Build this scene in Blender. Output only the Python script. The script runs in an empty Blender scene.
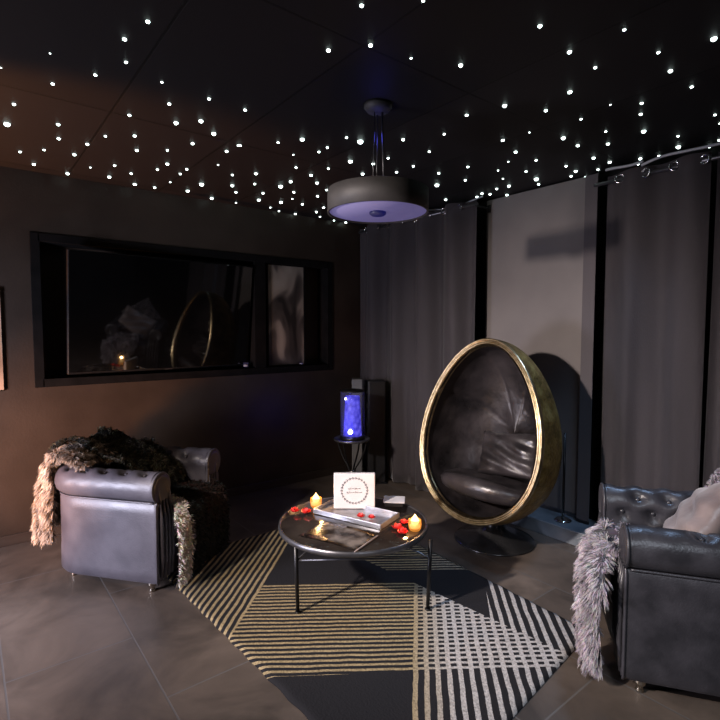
import bpy, bmesh, math, random
from mathutils import Vector, Matrix, Euler
R = math.radians
PI = math.pi
SC = bpy.context.scene
COL = SC.collection
SC.view_settings.view_transform = 'Standard'
SC.view_settings.look = 'None'

# ------------------------------------------------------------------ helpers
def tag(o, label=None, cat=None, group=None, kind=None):
    if label: o['label'] = label
    if cat: o['category'] = cat
    if group: o['group'] = group
    if kind: o['kind'] = kind
    return o

def empty(name, loc=(0, 0, 0), rz=0.0):
    o = bpy.data.objects.new(name, None)
    COL.objects.link(o)
    o.location = loc
    o.rotation_euler = (0, 0, rz)
    o.empty_display_size = 0.1
    return o

def link_mesh(name, me, mat=None, parent=None, smooth=True):
    if mat: me.materials.append(mat)
    o = bpy.data.objects.new(name, me)
    COL.objects.link(o)
    if parent: o.parent = parent
    if smooth:
        for p in me.polygons: p.use_smooth = True
    return o

def from_bm(name, bm, mat=None, parent=None, smooth=True):
    bmesh.ops.recalc_face_normals(bm, faces=bm.faces[:])
    me = bpy.data.meshes.new(name)
    bm.to_mesh(me)
    bm.free()
    return link_mesh(name, me, mat, parent, smooth)

def box(bm, c, s, bevel=0.0, seg=2, rot=None):
    r = bmesh.ops.create_cube(bm, size=1.0)
    vs = r['verts']
    M = Matrix.Translation(c) @ (rot.to_matrix().to_4x4() if rot else Matrix()) @ Matrix.Diagonal((s[0], s[1], s[2], 1))
    bmesh.ops.transform(bm, matrix=M, verts=vs)
    if bevel > 0:
        es = list({e for v in vs for e in v.link_edges})
        bmesh.ops.bevel(bm, geom=es, offset=bevel, segments=seg, profile=0.5, affect='EDGES')

def lathe(bm, prof, c=(0, 0, 0), seg=48, close_bottom=True, close_top=True):
    rings = []
    for r, z in prof:
        if r < 1e-5:
            rings.append([bm.verts.new((c[0], c[1], c[2] + z))])
        else:
            rings.append([bm.verts.new((c[0] + r * math.cos(2 * PI * i / seg), c[1] + r * math.sin(2 * PI * i / seg), c[2] + z)) for i in range(seg)])
    for a, b in zip(rings, rings[1:]):
        for i in range(seg):
            j = (i + 1) % seg
            if len(a) == 1 and len(b) == 1: continue
            if len(a) == 1: bm.faces.new((a[0], b[i], b[j]))
            elif len(b) == 1: bm.faces.new((a[i], b[0], a[j]))
            else: bm.faces.new((a[i], b[i], b[j], a[j]))
    if close_bottom and len(rings[0]) > 1: bm.faces.new(rings[0][::-1])
    if close_top and len(rings[-1]) > 1: bm.faces.new(rings[-1])

def tube(bm, pts, r, seg=10, closed=False, cap=True):
    pts = [Vector(p) for p in pts]
    n = len(pts)
    rad = r if isinstance(r, (list, tuple)) else [r] * n
    rings = []
    t0 = None
    up = None
    for i, p in enumerate(pts):
        if closed: t = (pts[(i + 1) % n] - pts[i - 1]).normalized()
        elif i == 0: t = (pts[1] - p).normalized()
        elif i == n - 1: t = (p - pts[i - 1]).normalized()
        else: t = (pts[i + 1] - pts[i - 1]).normalized()
        if up is None:
            up = Vector((0, 0, 1)) if abs(t.z) < 0.9 else Vector((1, 0, 0))
        x = t.cross(up)
        if x.length < 1e-6: x = t.cross(Vector((0, 1, 0)))
        x.normalize()
        y = x.cross(t).normalized()
        up = y
        rings.append([bm.verts.new(p + (x * math.cos(2 * PI * k / seg) + y * math.sin(2 * PI * k / seg)) * rad[i]) for k in range(seg)])
    m = n if closed else n - 1
    for i in range(m):
        a, b = rings[i], rings[(i + 1) % n]
        for k in range(seg):
            l = (k + 1) % seg
            bm.faces.new((a[k], a[l], b[l], b[k]))
    if cap and not closed:
        bm.faces.new(rings[0][::-1]); bm.faces.new(rings[-1])

def grid_mesh(bm, P, closed_u=False):
    """P[i][j] vectors -> quads"""
    V = [[bm.verts.new(p) for p in row] for row in P]
    nu = len(V)
    for i in range(nu if closed_u else nu - 1):
        a, b = V[i], V[(i + 1) % nu]
        for j in range(len(a) - 1):
            bm.faces.new((a[j], b[j], b[j + 1], a[j + 1]))
    return V

def pos(x, y, z): return Vector((x, y, z))

# ------------------------------------------------------------------ materials
def mat(name):
    m = bpy.data.materials.new(name)
    m.use_nodes = True
    nt = m.node_tree
    b = nt.nodes['Principled BSDF']
    return m, nt, b

def N(nt, t, **kw):
    n = nt.nodes.new(t)
    for k, v in kw.items(): setattr(n, k, v)
    return n

def coords(nt, kind='Object', scale=(1, 1, 1), rot=(0, 0, 0), loc=(0, 0, 0)):
    tc = N(nt, 'ShaderNodeTexCoord')
    mp = N(nt, 'ShaderNodeMapping')
    mp.inputs['Scale'].default_value = scale
    mp.inputs['Rotation'].default_value = rot
    mp.inputs['Location'].default_value = loc
    nt.links.new(tc.outputs[kind], mp.inputs['Vector'])
    return mp.outputs['Vector']

def noise_mat(name, c1, c2, scale=8, rough=0.5, metal=0.0, bump=0.0, bscale=None, detail=4, spec=0.5, rough2=None, stretch=(1, 1, 1), coat=0.0, ramp=(0.35, 0.65), coord='Object', sheen=0.0):
    m, nt, b = mat(name)
    v = coords(nt, coord, stretch)
    n = N(nt, 'ShaderNodeTexNoise')
    n.inputs['Scale'].default_value = scale
    n.inputs['Detail'].default_value = detail
    nt.links.new(v, n.inputs['Vector'])
    r = N(nt, 'ShaderNodeValToRGB')
    r.color_ramp.elements[0].position = ramp[0]
    r.color_ramp.elements[1].position = ramp[1]
    r.color_ramp.elements[0].color = (*c1, 1)
    r.color_ramp.elements[1].color = (*c2, 1)
    nt.links.new(n.outputs['Fac'], r.inputs['Fac'])
    nt.links.new(r.outputs['Color'], b.inputs['Base Color'])
    b.inputs['Roughness'].default_value = rough
    b.inputs['Metallic'].default_value = metal
    b.inputs['Specular IOR Level'].default_value = spec
    b.inputs['Coat Weight'].default_value = coat
    b.inputs['Sheen Weight'].default_value = sheen
    if rough2 is not None:
        mr = N(nt, 'ShaderNodeMapRange')
        mr.inputs['From Min'].default_value = 0.3; mr.inputs['From Max'].default_value = 0.7
        mr.inputs['To Min'].default_value = rough; mr.inputs['To Max'].default_value = rough2
        nt.links.new(n.outputs['Fac'], mr.inputs['Value'])
        nt.links.new(mr.outputs['Result'], b.inputs['Roughness'])
    if bump > 0:
        n2 = N(nt, 'ShaderNodeTexNoise')
        n2.inputs['Scale'].default_value = bscale or scale * 4
        n2.inputs['Detail'].default_value = 6
        nt.links.new(v, n2.inputs['Vector'])
        bp = N(nt, 'ShaderNodeBump')
        bp.inputs['Strength'].default_value = bump
        bp.inputs['Distance'].default_value = 0.01
        nt.links.new(n2.outputs['Fac'], bp.inputs['Height'])
        nt.links.new(bp.outputs['Normal'], b.inputs['Normal'])
    return m

def emit_mat(name, c, strength, base=(0.02, 0.02, 0.02)):
    m, nt, b = mat(name)
    n = N(nt, 'ShaderNodeTexNoise'); n.inputs['Scale'].default_value = 20
    nt.links.new(coords(nt), n.inputs['Vector'])
    mx = N(nt, 'ShaderNodeMixRGB')
    mx.inputs[1].default_value = (*[k * 0.85 for k in c], 1); mx.inputs[2].default_value = (*c, 1)
    nt.links.new(n.outputs['Fac'], mx.inputs[0])
    nt.links.new(mx.outputs[0], b.inputs['Emission Color'])
    b.inputs['Base Color'].default_value = (*base, 1)
    b.inputs['Emission Strength'].default_value = strength
    return m

def attr_mat(name, rough=0.8, sheen=0.04):
    m, nt, b = mat(name)
    a = N(nt, 'ShaderNodeAttribute', attribute_name='Col')
    nt.links.new(a.outputs['Color'], b.inputs['Base Color'])
    b.inputs['Roughness'].default_value = rough
    b.inputs['Sheen Weight'].default_value = sheen
    b.inputs['Specular IOR Level'].default_value = 0.15
    return m

M = {}
M['wall_dark'] = noise_mat('dark_wall_paint', (0.026, 0.018, 0.013), (0.038, 0.027, 0.020), 3, rough=0.46, bump=0.08, bscale=60, spec=0.35)
M['wall_plain'] = noise_mat('plain_wall_paint', (0.03, 0.03, 0.033), (0.04, 0.04, 0.043), 3, rough=0.8)
M['black_trim'] = noise_mat('black_painted_trim', (0.003, 0.003, 0.003), (0.006, 0.0055, 0.0055), 10, rough=0.8, bump=0.05, spec=0.1)
M['screen'] = noise_mat('glossy_black_screen', (0.002, 0.002, 0.002), (0.003, 0.003, 0.003), 2, rough=0.035, spec=0.6)
M['black_plastic'] = noise_mat('black_plastic', (0.005, 0.005, 0.006), (0.009, 0.009, 0.010), 30, rough=0.45, spec=.3)
M['black_metal'] = noise_mat('black_metal', (0.012, 0.012, 0.013), (0.02, 0.02, 0.021), 20, rough=0.35, metal=0.6)
M['grey_metal'] = noise_mat('grey_metal', (0.10, 0.10, 0.11), (0.15, 0.15, 0.16), 20, rough=0.35, metal=0.8)
M['chrome'] = noise_mat('chrome', (0.6, 0.6, 0.62), (0.75, 0.75, 0.77), 20, rough=0.15, metal=1.0)
M['leather'] = noise_mat('black_leather', (0.022, 0.022, 0.026), (0.042, 0.041, 0.048), 9, rough=0.3, rough2=0.42, bump=0.12, bscale=120)
M['leather_lit'] = noise_mat('lit_black_leather', (0.055, 0.052, 0.064), (0.085, 0.080, 0.095), 7, rough=0.34, rough2=0.46, bump=0.10, bscale=120)  # same black leather, lightened to paint in the light on the left armchair
M['egg_leather'] = noise_mat('egg_leather', (0.010, 0.009, 0.010), (0.034, 0.029, 0.031), 5, rough=0.26, rough2=0.46, bump=0.6, bscale=14)
M['egg_base'] = noise_mat('glossy_black_lacquer', (0.012, 0.012, 0.012), (0.02, 0.02, 0.021), 8, rough=0.2)
M['gold_rim'] = noise_mat('brushed_brass', (0.34, 0.26, 0.14), (0.55, 0.45, 0.28), 30, rough=0.3, metal=1.0)
M['chair_foot'] = noise_mat('aged_nickel', (0.4, 0.36, 0.3), (0.6, 0.55, 0.48), 20, rough=0.25, metal=1.0)
M['fur'] = attr_mat('fur_fibres')
M['curtain'] = noise_mat('dark_grey_curtain_cloth', (0.048, 0.041, 0.045), (0.072, 0.062, 0.067), 2.5, rough=0.75, bump=0.15, bscale=200, sheen=0.25, stretch=(1, 1, 0.25))
M['blind'] = noise_mat('taupe_blind_cloth', (0.115, 0.103, 0.1), (0.15, 0.135, 0.13), 1.6, rough=0.85, bump=0.08, bscale=220)
M['plinth'] = noise_mat('blue_grey_stone_step', (0.10, 0.12, 0.14), (0.17, 0.19, 0.21), 5, rough=0.4)
M['white'] = noise_mat('white_board', (0.56, 0.54, 0.54), (0.62, 0.60, 0.60), 12, rough=0.5)
M['grey_card'] = noise_mat('grey_card', (0.40, 0.40, 0.42), (0.5, 0.5, 0.52), 12, rough=0.6)
M['ink'] = noise_mat('pale_grey_ink', (0.10, 0.10, 0.11), (0.16, 0.16, 0.17), 40, rough=0.6)
M['red_petal'] = noise_mat('red_petals', (0.55, 0.02, 0.02), (0.8, 0.06, 0.05), 30, rough=0.5)
M['tray'] = noise_mat('grey_metal_tray', (0.25, 0.25, 0.27), (0.38, 0.38, 0.41), 14, rough=0.3, metal=0.7)
M['satin'] = noise_mat('beige_satin', (0.11, 0.082, 0.078), (0.27, 0.215, 0.20), 4.5, rough=0.38, bump=0.8, bscale=7, sheen=0.3)
M['gold_cloth'] = noise_mat('tan_cloth', (0.20, 0.13, 0.06), (0.42, 0.30, 0.17), 9, rough=0.6, bump=0.5, bscale=14)
M['cable'] = noise_mat('white_cable', (0.3, 0.31, 0.33), (0.4, 0.41, 0.43), 20, rough=0.4)
M['star'] = emit_mat('star_led', (0.80, 0.98, 0.93), 9.0)
M['wax'] = emit_mat('glowing_wax', (1.0, 0.45, 0.12), 1.6, (0.8, 0.6, 0.4))
M['flame'] = emit_mat('candle_flame', (1.0, 0.60, 0.20), 5.0)
M['halo_glass'] = emit_mat('candle_halo_glass', (1.0, 0.36, 0.05), 0.9, (.3, .1, .02))  # cup glass given orange emission to paint the halo around the flame
M['halo_glass'].node_tree.nodes['Principled BSDF'].inputs['Alpha'].default_value = .45
M['grey_tower'] = noise_mat('grey_tower_paint', (0.09, 0.09, 0.09), (0.13, 0.13, 0.125), 10, rough=0.6)
M['pendant_side'] = noise_mat('dark_grey_pendant_cloth', (0.035, 0.033, 0.032), (0.05, 0.047, 0.045), 12, rough=0.6, bump=0.1, bscale=200)
M['pendant_diffuser'] = emit_mat('lilac_diffuser', (0.20, 0.17, 0.44), 0.42, (0.14, 0.13, 0.22))
M['blue_dark'] = emit_mat('deep_blue_plastic', (0.02, 0.02, 0.30), 0.25)
M['blue_glow'] = emit_mat('blue_led', (0.35, 0.35, 1.0), 25.0)

def glass_mat(name, color=(1, 1, 1), rough=0.02, alpha=0.25):
    m, nt, b = mat(name)
    n = N(nt, 'ShaderNodeTexNoise'); n.inputs['Scale'].default_value = 6
    nt.links.new(coords(nt), n.inputs['Vector'])
    mr = N(nt, 'ShaderNodeMapRange')
    mr.inputs['To Min'].default_value = rough; mr.inputs['To Max'].default_value = rough + 0.03
    nt.links.new(n.outputs['Fac'], mr.inputs['Value'])
    nt.links.new(mr.outputs['Result'], b.inputs['Roughness'])
    b.inputs['Base Color'].default_value = (*color, 1)
    b.inputs['Alpha'].default_value = alpha
    return m
M['glass'] = glass_mat('clear_glass', (0.12, 0.12, 0.25), 0.03, 0.15)
M['table_glass'] = noise_mat('black_glass_top', (0.014, 0.011, 0.010), (0.028, 0.022, 0.018), 5, rough=0.06, rough2=0.12, spec=0.7)

# star dusted bubble column for the blue lamp
def bubble_mat():
    m, nt, b = mat('blue_glitter_liquid')
    v = coords(nt)
    n = N(nt, 'ShaderNodeTexVoronoi'); n.inputs['Scale'].default_value = 26
    nt.links.new(v, n.inputs['Vector'])
    r = N(nt, 'ShaderNodeValToRGB')
    r.color_ramp.elements[0].position = 0.0; r.color_ramp.elements[0].color = (0.17, 0.15, 1.0, 1)
    r.color_ramp.elements[1].position = 0.75; r.color_ramp.elements[1].color = (0.012, 0.010, 0.45, 1)
    nt.links.new(n.outputs['Distance'], r.inputs['Fac'])
    nt.links.new(r.outputs['Color'], b.inputs['Emission Color'])
    b.inputs['Emission Strength'].default_value = 1.1
    b.inputs['Base Color'].default_value = (0.05, 0.05, 0.4, 1)
    return m
M['bubbles'] = bubble_mat()

def egg_shell_mat():
    m, nt, b = mat('patinated_brass_shell')
    v = coords(nt)
    n = N(nt, 'ShaderNodeTexNoise'); n.inputs['Scale'].default_value = 9; n.inputs['Detail'].default_value = 8; n.inputs['Roughness'].default_value = 0.7
    nt.links.new(v, n.inputs['Vector'])
    r = N(nt, 'ShaderNodeValToRGB')
    e = r.color_ramp.elements
    e[0].position = 0.3; e[0].color = (0.05, 0.028, 0.010, 1)
    e[1].position = 0.75; e[1].color = (0.62, 0.46, 0.16, 1)
    k = e.new(0.52); k.color = (0.30, 0.19, 0.05, 1)
    nt.links.new(n.outputs['Fac'], r.inputs['Fac'])
    nt.links.new(r.outputs['Color'], b.inputs['Base Color'])
    vo = N(nt, 'ShaderNodeTexVoronoi'); vo.inputs['Scale'].default_value = 45
    nt.links.new(v, vo.inputs['Vector'])
    bp = N(nt, 'ShaderNodeBump'); bp.inputs['Strength'].default_value = 0.6; bp.inputs['Distance'].default_value = 0.006
    nt.links.new(vo.outputs['Distance'], bp.inputs['Height'])
    nt.links.new(bp.outputs['Normal'], b.inputs['Normal'])
    b.inputs['Metallic'].default_value = 0.75
    b.inputs['Roughness'].default_value = 0.42
    return m
M['egg_shell'] = egg_shell_mat()

def floor_mat():
    m, nt, b = mat('stone_tile_floor')
    L = nt.links.new
    v = coords(nt, 'Object', (1, 1, 1), (0, 0, 0), (1.93, -0.08, 0))
    br = N(nt, 'ShaderNodeTexBrick')
    br.offset = 0.5
    br.inputs['Scale'].default_value = 1.0
    br.inputs['Brick Width'].default_value = 0.98
    br.inputs['Row Height'].default_value = 0.49
    br.inputs['Mortar Size'].default_value = 0.004
    br.inputs['Mortar Smooth'].default_value = 0.3
    br.inputs['Color1'].default_value = (0.30, 0.30, 0.30, 1)
    br.inputs['Color2'].default_value = (0.62, 0.62, 0.62, 1)
    br.inputs['Mortar'].default_value = (1, 1, 1, 1)
    L(v, br.inputs['Vector'])
    n = N(nt, 'ShaderNodeTexNoise'); n.inputs['Scale'].default_value = 2.4; n.inputs['Detail'].default_value = 9; n.inputs['Roughness'].default_value = 0.62; n.inputs['Distortion'].default_value = 0.6
    L(v, n.inputs['Vector'])
    r = N(nt, 'ShaderNodeValToRGB')
    r.color_ramp.elements[0].position = 0.32; r.color_ramp.elements[0].color = (0.046, 0.038, 0.032, 1)
    r.color_ramp.elements[1].position = 0.70; r.color_ramp.elements[1].color = (0.150, 0.118, 0.094, 1)
    L(n.outputs['Fac'], r.inputs['Fac'])
    mx = N(nt, 'ShaderNodeMixRGB', blend_type='OVERLAY'); mx.inputs[0].default_value = 0.35
    L(r.outputs['Color'], mx.inputs[1]); L(br.outputs['Color'], mx.inputs[2])
    mx2 = N(nt, 'ShaderNodeMixRGB'); mx2.inputs[2].default_value = (0.10, 0.095, 0.09, 1)
    L(br.outputs['Fac'], mx2.inputs[0]); L(mx.outputs[0], mx2.inputs[1])
    L(mx2.outputs[0], b.inputs['Base Color'])
    mr = N(nt, 'ShaderNodeMapRange'); mr.inputs['To Min'].default_value = 0.34; mr.inputs['To Max'].default_value = 0.55
    L(n.outputs['Fac'], mr.inputs['Value']); L(mr.outputs['Result'], b.inputs['Roughness'])
    bp = N(nt, 'ShaderNodeBump'); bp.inputs['Strength'].default_value = 0.25; bp.inputs['Distance'].default_value = 0.004; bp.invert = True
    L(br.outputs['Fac'], bp.inputs['Height'])
    L(bp.outputs['Normal'], b.inputs['Normal'])
    return m
M['floor'] = floor_mat()

def ceiling_mat():
    m, nt, b = mat('black_ceiling_panels')
    L = nt.links.new
    v = coords(nt, 'Object', (1, 1, 1), (0, 0, 0), (2.69, -0.60, 0))
    br = N(nt, 'ShaderNodeTexBrick'); br.offset = 0.0
    br.inputs['Brick Width'].default_value = 1.2
    br.inputs['Row Height'].default_value = 0.6
    br.inputs['Scale'].default_value = 1.0
    br.inputs['Mortar Size'].default_value = 0.006
    br.inputs['Color1'].default_value = (0.009, 0.008, 0.0085, 1)
    br.inputs['Color2'].default_value = (0.013, 0.0115, 0.012, 1)
    br.inputs['Mortar'].default_value = (0.002, 0.002, 0.002, 1)
    L(v, br.inputs['Vector'])
    L(br.outputs['Color'], b.inputs['Base Color'])
    b.inputs['Roughness'].default_value = 0.6
    b.inputs['Specular IOR Level'].default_value = 0.3
    bp = N(nt, 'ShaderNodeBump'); bp.inputs['Strength'].default_value = 0.4; bp.inputs['Distance'].default_value = 0.01; bp.invert = True
    L(br.outputs['Fac'], bp.inputs['Height'])
    L(bp.outputs['Normal'], b.inputs['Normal'])
    return m
M['ceiling'] = ceiling_mat()

def rug_mat():
    """striped geometric rug, pattern laid out in metres on the floor plane"""
    m, nt, b = mat('striped_geometric_rug')
    L = nt.links.new
    tc = N(nt, 'ShaderNodeTexCoord')
    sep = N(nt, 'ShaderNodeSeparateXYZ'); L(tc.outputs['Object'], sep.inputs[0])
    X, Y = sep.outputs['X'], sep.outputs['Y']
    def mth(op, a, c=None, d=None):
        n = N(nt, 'ShaderNodeMath', operation=op)
        for i, q in enumerate((a, c, d)):
            if q is None: continue
            if isinstance(q, (int, float)): n.inputs[i].default_value = q
            else: L(q, n.inputs[i])
        return n.outputs[0]
    nz = N(nt, 'ShaderNodeTexNoise'); nz.inputs['Scale'].default_value = 9; nz.inputs['Detail'].default_value = 3
    L(tc.outputs['Object'], nz.inputs['Vector'])
    wob = mth('MULTIPLY', mth('SUBTRACT', nz.outputs['Fac'], 0.5), 0.012)
    def lin(nx, ny, c):
        return mth('ADD', mth('ADD', mth('MULTIPLY', X, nx), mth('MULTIPLY', Y, ny)), c)
    def side(p, q):          # positive on the left of p->q
        dx, dy = q[0] - p[0], q[1] - p[1]
        l = math.hypot(dx, dy); nx, ny = -dy / l, dx / l
        return lin(nx, ny, -(nx * p[0] + ny * p[1]))
    def gt(a, v=0.0): return mth('GREATER_THAN', a, v)
    def NOT(a): return mth('SUBTRACT', 1.0, a)
    def AND(a, c): return mth('MULTIPLY', a, c)
    def OR(a, c): return mth('MAXIMUM', a, c)
    def stripes(nx, ny, pitch, duty, ph=0.0):
        c = mth('ADD', mth('DIVIDE', mth('ADD', lin(nx, ny, 0), wob), pitch), ph)
        f = mth('FRACT', c)
        return mth('LESS_THAN', f, duty)
    right_of_L1 = NOT(gt(side((-2.163, .959), (-2.837, 1.656))))
    below_L2 = NOT(gt(side((-2.297, 1.90), (-1.14, 2.021))))
    above_L3 = gt(side((-1.742, .974), (-1.128, 1.836)))
    right_L4 = gt(side((-1.264, 1.229), (-1.959, 1.92)), 0.0)
    right_L4 = NOT(right_L4)
    right_L5 = gt(side((-1.803, 2.36), (-1.482, 2.002)))
    left_L6 = gt(side((-2.219, 1.836), (-1.859, 2.31)))
    s2 = 0.7071
    sA = stripes(s2, s2, 0.036, 0.44)
    sC = stripes(s2, s2, 0.0463, 0.44, 0.2)
    dB = Vector((.59, .80)).normalized()
    sB = stripes(dB.y, -dB.x, 0.032, 0.44)
    below_L7 = NOT(gt(side((-2.439, 1.281), (-2.005, 1.88))))
    inB = AND(AND(right_of_L1, above_L3), OR(AND(below_L2, below_L7), AND(NOT(below_L2), left_L6)))
    inC = OR(AND(right_L4, below_L2), right_L5)
    inA = NOT(right_of_L1)
    mA = AND(sA, inA); mB = AND(sB, inB); mC = AND(sC, inC)
    mask = OR(mA, OR(mB, mC))
    # colour drifts from straw gold on the left to off white on the right
    gr = N(nt, 'ShaderNodeMapRange'); L(lin(s2, s2, 0), gr.inputs['Value'])
    gr.inputs['From Min'].default_value = -0.02; gr.inputs['From Max'].default_value = 0.16
    cm = N(nt, 'ShaderNodeMixRGB')
    cm.inputs[1].default_value = (0.30, 0.235, 0.13, 1); cm.inputs[2].default_value = (0.40, 0.385, 0.37, 1)
    L(mth('MULTIPLY', gr.outputs['Result'], OR(inC, 0.30)), cm.inputs[0])
    n3 = N(nt, 'ShaderNodeTexNoise'); n3.inputs['Scale'].default_value = 130; n3.inputs['Detail'].default_value = 2
    L(tc.outputs['Object'], n3.inputs['Vector'])
    dk = N(nt, 'ShaderNodeMixRGB', blend_type='MULTIPLY'); dk.inputs[0].default_value = 0.7
    rr = N(nt, 'ShaderNodeValToRGB')
    rr.color_ramp.elements[0].position = 0.3; rr.color_ramp.elements[0].color = (0.35, 0.35, 0.35, 1)
    rr.color_ramp.elements[1].position = 0.65; rr.color_ramp.elements[1].color = (1.15, 1.15, 1.15, 1)
    L(n3.outputs['Fac'], rr.inputs['Fac'])
    L(cm.outputs[0], dk.inputs[1]); L(rr.outputs['Color'], dk.inputs[2])
    fin = N(nt, 'ShaderNodeMixRGB')
    fin.inputs[1].default_value = (0.014, 0.014, 0.016, 1)
    L(mask, fin.inputs[0]); L(dk.outputs[0], fin.inputs[2])
    L(fin.outputs[0], b.inputs['Base Color'])
    b.inputs['Roughness'].default_value = 0.95
    b.inputs['Specular IOR Level'].default_value = 0.15
    bp = N(nt, 'ShaderNodeBump'); bp.inputs['Strength'].default_value = 0.5; bp.inputs['Distance'].default_value = 0.006
    L(mth('ADD', mask, mth('MULTIPLY', n3.outputs['Fac'], 0.8)), bp.inputs['Height'])
    L(bp.outputs['Normal'], b.inputs['Normal'])
    return m
M['rug'] = rug_mat()

def art_mat():
    """soft blurred beige and black shapes, an abstract art print"""
    m, nt, b = mat('abstract_art_print')
    L = nt.links.new
    v = coords(nt, 'Object', (1, 1.5, .8), (.5, 0, 0), (.3, .62, .1))
    nz = N(nt, 'ShaderNodeTexNoise'); nz.inputs['Scale'].default_value = 2.3; nz.inputs['Detail'].default_value = 1.5; nz.inputs['Distortion'].default_value = 1.8
    L(v, nz.inputs['Vector'])
    cr = N(nt, 'ShaderNodeValToRGB')
    e = cr.color_ramp.elements
    e[0].position = .36; e[0].color = (0.015, 0.013, 0.012, 1)
    e[1].position = .70; e[1].color = (0.26, 0.24, 0.20, 1)
    k = e.new(.47); k.color = (.07, .062, .055, 1)
    k = e.new(.55); k.color = (.20, .18, .15, 1)
    L(nz.outputs['Fac'], cr.inputs['Fac'])
    L(cr.outputs['Color'], b.inputs['Base Color'])
    b.inputs['Roughness'].default_value = 0.4
    return m
M['art'] = art_mat()

def magazine_mat():
    m, nt, b = mat('magazine_cover_print')
    L = nt.links.new
    v = coords(nt, 'Object')
    vo = N(nt, 'ShaderNodeTexVoronoi'); vo.inputs['Scale'].default_value = 14
    L(v, vo.inputs['Vector'])
    nz = N(nt, 'ShaderNodeTexNoise'); nz.inputs['Scale'].default_value = 11; nz.inputs['Detail'].default_value = 5
    L(v, nz.inputs['Vector'])
    cr = N(nt, 'ShaderNodeValToRGB')
    e = cr.color_ramp.elements
    e[0].position = 0.38; e[0].color = (0.012, 0.011, 0.012, 1)
    e[1].position = 0.66; e[1].color = (0.32, 0.28, 0.25, 1)
    k = e.new(0.5); k.color = (0.09, 0.07, 0.06, 1)
    L(nz.outputs['Fac'], cr.inputs['Fac'])
    L(cr.outputs['Color'], b.inputs['Base Color'])
    b.inputs['Roughness'].default_value = 0.25
    return m
M['magazine'] = magazine_mat()

# ------------------------------------------------------------------ the room
WX, BY, CZ = -4.0, 3.42, 2.48      # left wall plane, back wall plane, ceiling height
RX, FY = 1.9, -2.8                 # right wall and the wall behind the camera

def slab(name, c, s, m, label, bevel=0.0):
    bm = bmesh.new(); box(bm, c, s, bevel)
    o = from_bm(name, bm, m, None, False)
    tag(o, label, None, None, 'structure')
    return o

slab('floor', ((WX + RX) / 2, (FY + BY) / 2, -0.05), (RX - WX + .6, BY - FY + .6, .1), M['floor'], 'grey brown stone tiled floor')
slab('ceiling', ((WX + RX) / 2, (FY + BY) / 2, CZ + 0.05), (RX - WX + .6, BY - FY + .6, .1), M['ceiling'], 'black panelled ceiling set with star lights')
# left wall with a recess for the television
NY0, NY1, NZ0, NZ1, ND = 0.415, 2.78, 1.085, 2.035, 0.17
bm = bmesh.new()
T = 0.25
def wseg(y0, y1, z0, z1, x0=WX - T, x1=WX):
    box(bm, ((x0 + x1) / 2, (y0 + y1) / 2, (z0 + z1) / 2), (x1 - x0, y1 - y0, z1 - z0))
wseg(FY - .3, BY + .3, -0.0, NZ0)
wseg(FY - .3, BY + .3, NZ1, CZ)
wseg(FY - .3, NY0, NZ0, NZ1)
wseg(NY1, BY + .3, NZ0, NZ1)
wseg(NY0, NY1, NZ0, NZ1, WX - T, WX - ND)
tag(from_bm('wall_left', bm, M['wall_dark'], None, False), 'dark brown painted wall with a recess for the television', kind='structure')
slab('wall_back', ((WX + RX) / 2, BY + .1, CZ / 2), (RX - WX, .2, CZ), M['black_trim'], 'black wall behind the curtains')
slab('wall_right', (RX + .1, (FY + BY) / 2, CZ / 2), (.2, BY - FY, CZ), M['wall_plain'], 'plain dark wall on the right outside the photo')
slab('wall_front', ((WX + RX) / 2, FY - .1, CZ / 2), (RX - WX, .2, CZ), M['wall_plain'], 'plain dark wall behind the viewer')
slab('baseboard_left', (WX + .009, (FY + BY) / 2, .035), (.018, BY - FY, .07), noise_mat('dark_wood_skirting', (0.03, 0.022, 0.018), (0.05, 0.04, 0.032), 12, rough=0.35, stretch=(1, .1, 1)), 'dark baseboard along the left wall', .004)
# black frame lining the recess
bm = bmesh.new()
fw_ = 0.045
for (y0, y1, z0, z1) in ((NY0 - fw_, NY0 + .012, NZ0 - fw_, NZ1 + fw_), (NY1 - .012, NY1 + fw_, NZ0 - fw_, NZ1 + fw_), (NY0, NY1, NZ1 - .012, NZ1 + fw_), (NY0, NY1, NZ0 - fw_, NZ0 + .012)):
    box(bm, (WX - ND / 2 + .006, (y0 + y1) / 2, (z0 + z1) / 2), (ND + .01, y1 - y0, z1 - z0), .003)
box(bm, (WX - ND / 2 + .004, 2.055, (NZ0 + NZ1) / 2), (ND, .11, NZ1 - NZ0), .003)
tag(from_bm('trim_1', bm, M['black_trim'], None, False), 'black frame around the recess in the left wall', kind='structure')
# step under the window wall
bm = bmesh.new(); box(bm, (-.15, (3.125 + BY) / 2, .05), (4.1, BY - 3.125, .1), .006)
tag(from_bm('trim_2', bm, M['plinth'], None, False), 'low blue grey step along the back wall', kind='structure')

# ------------------------------------------------------------------ television, pictures and things on the ledge
tv = empty('television', (-3.98, 1.273, 1.545))
tv.rotation_euler = (0, R(7.5), R(4.0))
tag(tv, 'large black wall television with a glossy dark screen in the recess', 'television')
bm = bmesh.new(); box(bm, (-.020, 0, 0), (.032, 1.416, .866), .006); box(bm, (-.045, 0, -.05), (.03, .9, .5), .01)
from_bm('housing', bm, M['black_plastic'], tv, False)
bm = bmesh.new(); box(bm, (-.003, 0, .004), (.006, 1.396, .842), .001)
from_bm('screen', bm, M['screen'], tv, False)
bm = bmesh.new(); box(bm, (-.0015, 0, -.426), (.007, .06, .006), .001)
from_bm('badge', bm, M['grey_metal'], tv, False)
bm = bmesh.new(); box(bm, (-.085, 0, -.04), (.06, .25, .12), .004)
from_bm('wall_mount', bm, M['black_metal'], tv, False)

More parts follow.
